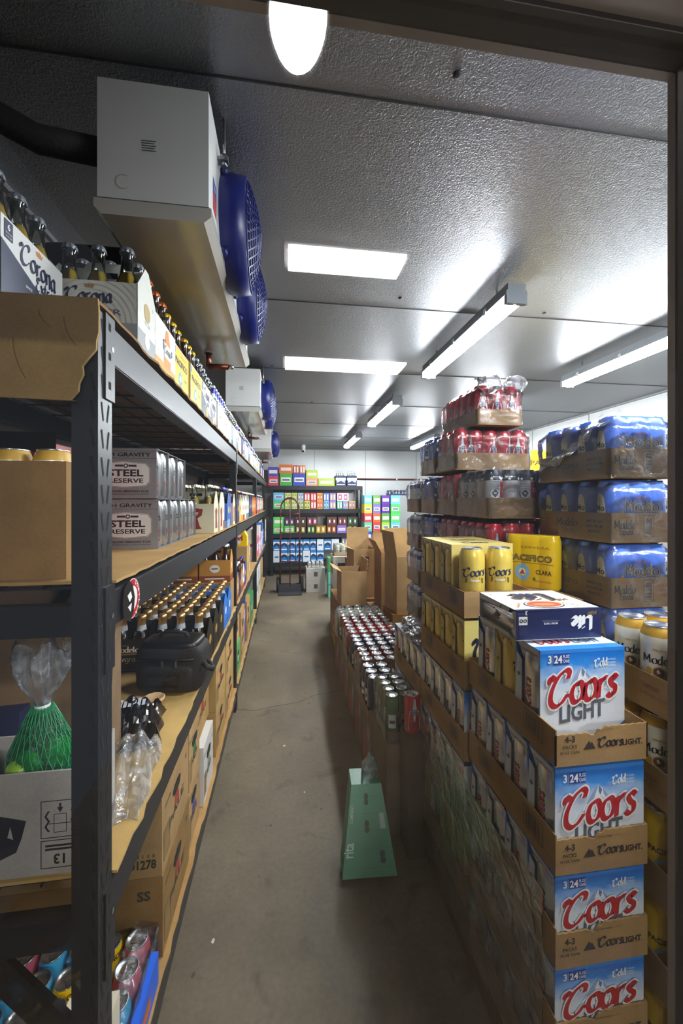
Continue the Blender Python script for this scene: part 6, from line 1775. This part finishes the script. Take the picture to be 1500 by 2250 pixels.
ob('cling_film', film_mesh(.345, .21, .002, .132, 21, .004), o)
case((.10, .075, .215), (-.405, .893, T0), 'slim cream carton with black lettering behind the front post on the bottom shelf', None, None, 0, lambda m, F, sx, sy, sz: (m.text('PALE ALE', .018, lambda a, b, off: F['r'](-b, a + .1, off), ink('#1E1E20'), 0, -.008, .02, width=.15), m.text('ALE', .03, F['f'], ink('#1E1E20'), 0, .12, .02)), mat=paper('#D9CDB4'))
case((.022, .17, .085), (-.342, 1.035, T0), 'small bright blue carton edge beside the film-wrapped cans', None, None, 0, lambda m, F, sx, sy, sz: m.rect(-.05, .02, .02, .05, F['r'], ink('#C8642A')), mat=paper('#1E62D8'))

# ---------------------------------------------------------------- back rack
def X8(px, Y=7.89):
    u = (px - 750) / 880; return Y * (.1407 + .99005 * u) / (.99005 - .1407 * u)
def band(c2, kind=0):
    def f(m, F, sx, sy, sz):
        fr = F['f']
        if kind == 0:
            m.rect(-sx * .38, sx * .38, sz * .3, sz * .66, fr, ink('#E4E4DE'), .0006); m.rect(-sx * .3, sx * .3, sz * .4, sz * .54, fr, ink(c2), .001)
        elif kind == 1:
            for a in (-.24, .24):
                m.rect(sx * (a - .14), sx * (a + .14), sz * .12, sz * .82, fr, ink(c2), .0006); m.rect(sx * (a - .07), sx * (a + .07), sz * .3, sz * .65, fr, ink('#E8E6DE'), .001)
        else:
            m.rect(-sx * .5, sx * .5, sz * .55, sz * .8, fr, ink('#DCE4EE'), .0006); m.poly([(-sx * .4, sz * .3), (0, sz * .5), (sx * .4, sz * .3), (sx * .4, sz * .6), (0, sz * .72), (-sx * .4, sz * .6)], fr, ink(c2), .001); m.rect(-sx * .4, sx * .4, sz * .08, sz * .18, fr, ink('#E8ECF0'), .0006)
    return f
def shelf_row(items, z, where, Y=7.89, d=.3, kind=1):
    for k, it in enumerate(items):
        p0, p1, h, c, w = it[:5]
        c2 = it[5] if len(it) > 5 else '#4A6A8A'
        x0, x1 = X8(p0, Y), X8(p1, Y)
        case((x1 - x0 - .006, d, h), ((x0 + x1) / 2, Y + d / 2, z), '%s can carton, %s from left, %s' % (w, ORD[k], where), 'cartons ' + where, None, 0, band(c2, it[6] if len(it) > 6 else kind), mat=paper(c), name='can_carton', cat='beer carton')
B0, B1_, B2, B3 = [z - .003 for z in BACK_SHELF]
shelf_row([(589, 612, .18, '#D0465A', 'red'), (614, 642, .24, '#4DA83A', 'green'), (643, 671, .24, '#3545B4', 'royal blue'), (672, 698, .15, '#E8A07A', 'peach'), (699, 735, .15, '#B6CC4A', 'lime green', '#E8F0C8'), (737, 760, .20, '#22305E', 'navy', '#C8CCD8', 2), (762, 784, .20, '#22305E', 'dark navy', '#C8CCD8', 2)], B3, 'lower row on top of back rack', kind=0)
shelf_row([(588, 612, .17, '#5A4AB0', 'violet'), (613, 643, .17, '#E0702A', 'orange'), (644, 657, .17, '#C84830', 'red orange', '#E8B89A', 1), (658, 671, .17, '#DC6A2C', 'orange', '#F0C8A0', 1)], B3 + .2405, 'in the upper row on top of the back rack', kind=0) if False else None
for k, (p0, p1, z, h, c, w) in enumerate(((588, 612, .181, .18, '#5A4AB0', 'violet'), (613, 643, .241, .17, '#E0702A', 'orange'), (644, 657, .241, .16, '#C84830', 'red orange'), (658, 671, .241, .16, '#DC7A2C', 'light orange'), (672, 698, .151, .16, '#B8D23C', 'lime'))):
    x0, x1 = X8(p0), X8(p1)
    case((x1 - x0 - .006, .3, h), ((x0 + x1) / 2, 8.04, B3 + z), '%s can carton stacked in the upper layer on top of the back rack' % w, 'upper cartons on top of the back rack', None, 0, band('#E6E2DA', 0 if k < 2 or k == 4 else 1), mat=paper(c), name='can_carton', cat='beer carton')
for p in (739, 744, 749, 754, 764, 769, 774, 779):
    t = thing('beer_can', 'white-topped can on the navy cartons of the back rack, %s from the left' % ORD[(739, 744, 749, 754, 764, 769, 774, 779).index(p)], 'can', (X8(p + 1.5), 7.94, B3 + .2), 0, 'cans on the navy cartons'); b, l = can_meshes('litewhite', .02, .06); ob('can_body', b, t); ob('lid', l, t)
LY, YG = '#BFC85E', '#C9CE7A'
shelf_row([(600, 624, .155, '#5CBF68', 'green', '#B04A3A', 0), (625, 639, .155, LY, 'lime', '#8A9A3A'), (640, 653, .155, YG, 'yellow green', '#7A8A3A'), (654, 667, .155, LY, 'lime'), (668, 681, .155, '#C9C84A', 'yellow', '#5A6A2A'), (682, 695, .155, '#C8485A', 'red', '#E8D8D0'), (696, 709, .155, '#E08A3A', 'orange', '#C84A2A'), (710, 723, .155, '#7FB0DE', 'pale blue'), (724, 738, .155, '#8A74C4', 'violet', '#E8D23A'), (740, 752, .155, '#58B48A', 'mint', '#E8E2E8'), (753, 765, .155, '#6AA0CC', 'blue', '#E06A8A'), (766, 780, .155, '#E0A232', 'amber', '#5A6AC8')], B2, 'lower row, back rack second shelf down')
shelf_row([(600, 624, .16, '#6CB6D8', 'sky blue', '#2A3A8A', 0), (625, 639, .155, YG, 'yellow green', '#8A9A3A'), (640, 653, .155, LY, 'lime', '#7A8A3A'), (654, 667, .155, '#7CC0E0', 'pale blue', '#D06A5A'), (668, 681, .155, '#CC5260', 'rose red', '#E8D8D0'), (682, 695, .155, '#D03E4E', 'red', '#E8D8D0'), (696, 709, .155, '#E2933C', 'orange', '#D04A3A'), (710, 723, .155, '#5670C6', 'blue', '#C8D8F0'), (724, 738, .155, '#8A72C8', 'violet', '#EAD83A'), (740, 766, .155, '#D8CCDC', 'pale pink', '#C84A7A')], B2 + .157, 'upper row, back rack second shelf down')
shelf_row([(600, 623, .15, '#5FC05A', 'green', '#C8503A', 0), (624, 647, .15, '#57B854', 'deep green', '#C8503A', 0)], B1_, 'lower row, back rack third shelf down')
shelf_row([(600, 623, .17, '#66C862', 'bright green', '#E8E8E0', 0), (624, 647, .15, '#3A2A3E', 'dark violet', '#5A3A6A')], B1_ + .152, 'upper row, back rack third shelf down')
shelf_row([(648, 672, .17, '#4A3024', 'dark brown', '#2A1C16'), (674, 698, .17, '#3A2A2A', 'brown black', '#B84A6A'), (718, 740, .17, '#4E2E26', 'red brown', '#7A3A3A'), (742, 762, .17, '#4A2A26', 'dark red', '#8A3A3A'), (763, 786, .17, '#3A3A2C', 'dark green', '#2F6A4A')], B1_ + .152, 'upper dark row, back rack third shelf down')
shelf_row([(648, 672, .15, '#2E211A', 'black brown', '#B8A83A'), (674, 692, .15, '#2A2018', 'black', '#8AB83A'), (693, 716, .15, '#8A6A2A', 'bronze', '#E0C02A'), (717, 739, .15, '#4A2A1C', 'rust brown', '#E07A2A'), (740, 761, .15, '#8A6AC0', 'lilac', '#C8B8E0', 0), (762, 786, .15, '#2E241A', 'dark', '#E0C84A')], B1_, 'lower dark row, back rack third shelf down')
bl = lambda p0, p1, w, k=2: (p0, p1, .22, '#2E7CC6' if k == 2 else '#D8E4EE', w, '#1B2F4A' if k == 2 else '#2A6AB8', k)
shelf_row([bl(600, 615, 'white and blue', 0), bl(616, 632, 'blue'), bl(633, 649, 'blue wave'), bl(650, 664, 'bright blue'), bl(665, 681, 'pale blue', 0), bl(682, 695, 'dull blue'), bl(696, 711, 'blue striped')], B0, 'lower row, back rack bottom shelf')
shelf_row([bl(600, 615, 'blue'), bl(616, 632, 'dull blue'), bl(633, 649, 'blue wave'), bl(650, 665, 'bright blue'), bl(666, 680, 'deep blue'), bl(681, 694, 'dark blue'), bl(696, 711, 'white and blue', 0), bl(712, 727, 'striped blue'), bl(728, 745, 'blue and white', 0), (750, 765, .26, '#5A62B8', 'violet', '#E8C83A', 1), (766, 782, .25, '#E09A3A', 'orange', '#C85A2A', 1)], B0 + .222, 'upper row, back rack bottom shelf')
# stacked cartons on the floor right of the back rack
CY = 7.55
cols = [(800, 817, ['#C0393F:red', '#3F46A8:blue', '#5ABF9A:mint', '#CE4450:rose red', '#E8D430:yellow', '#6ABCD8:sky blue']), (819, 836, ['#7AB84A:green', '#C43A44:red', '#C24048:dark red', '#D8622E:orange', '#7A6FC8:lilac', '#6A9A4A:olive']),
        (838, 856, ['#5A3AA0:violet', '#C0B84A:yellow', '#9AC83E:lime', '#5A9A44:green', '#5A2A94:deep violet', '#5E2F98:purple']), (858, 879, ['#E89A3A:orange', '#3A7AC8:blue', '#6AC0DE:sky blue', '#5CC46A:green', '#54BE62:bright green', '#6AC0DE:pale blue'])]
for c, (p0, p1, lst) in enumerate(cols):
    x0, x1 = X8(p0, CY), X8(p1, CY); z = 0.52
    case((x1 - x0 - .006, .3, .518), ((x0 + x1) / 2, CY + .15, 0), 'tall brown case under the %s column of bright cartons beside the back rack' % ORD[c], 'cases under the bright cartons', '#8E6E46')
    for k, q in enumerate(lst):
        col, w = q.split(':')
        case((x1 - x0 - .006, .3, .172), ((x0 + x1) / 2, CY + .15, z), '%s can carton, %s from the bottom in the %s column beside the back rack' % (w, ORD[k], ORD[c]), 'bright cartons beside the back rack', None, 0, band('#E8E4DC' if k % 2 else '#4A4A6A', 0), mat=paper(col), name='can_carton', cat='beer carton'); z += .174
tray_case('plain', ['navy'], 6, 2, (2.20, CY + .12, z), 'flat tray of navy cans on top of the bright cartons beside the back rack', None, 0, .033, .10, 1.0, .03, True, None, False, '#2A3A6A', None, True)
case((.42, .2, .3), (2.35, 7.2, .52), 'navy carton with pink arched doors printed on it beside the back rack', None, None, 0, lambda m, F, sx, sy, sz: [(m.rect(a - .035, a + .035, .04, .18, F['f'], ink('#E6A8A0')), m.disc(a, .18, .035, F['f'], ink('#E6A8A0'), .0006, 16)) for a in (-.1, .1)], mat=paper('#24365E'))
case((.42, .2, .518), (2.35, 7.2, 0), 'tall brown case under the navy carton with pink doors', None, '#8E6E46')
case((.22, .2, .3), (2.70, 7.25, .70), 'blue and white carton at the right end of the bright cartons', None, None, 0, band('#D8C83A', 2), mat=paper('#3A86C8'))
case((.22, .2, .698), (2.70, 7.25, 0), 'tall brown case under the blue and white carton at the right end', None, '#8E6E46')
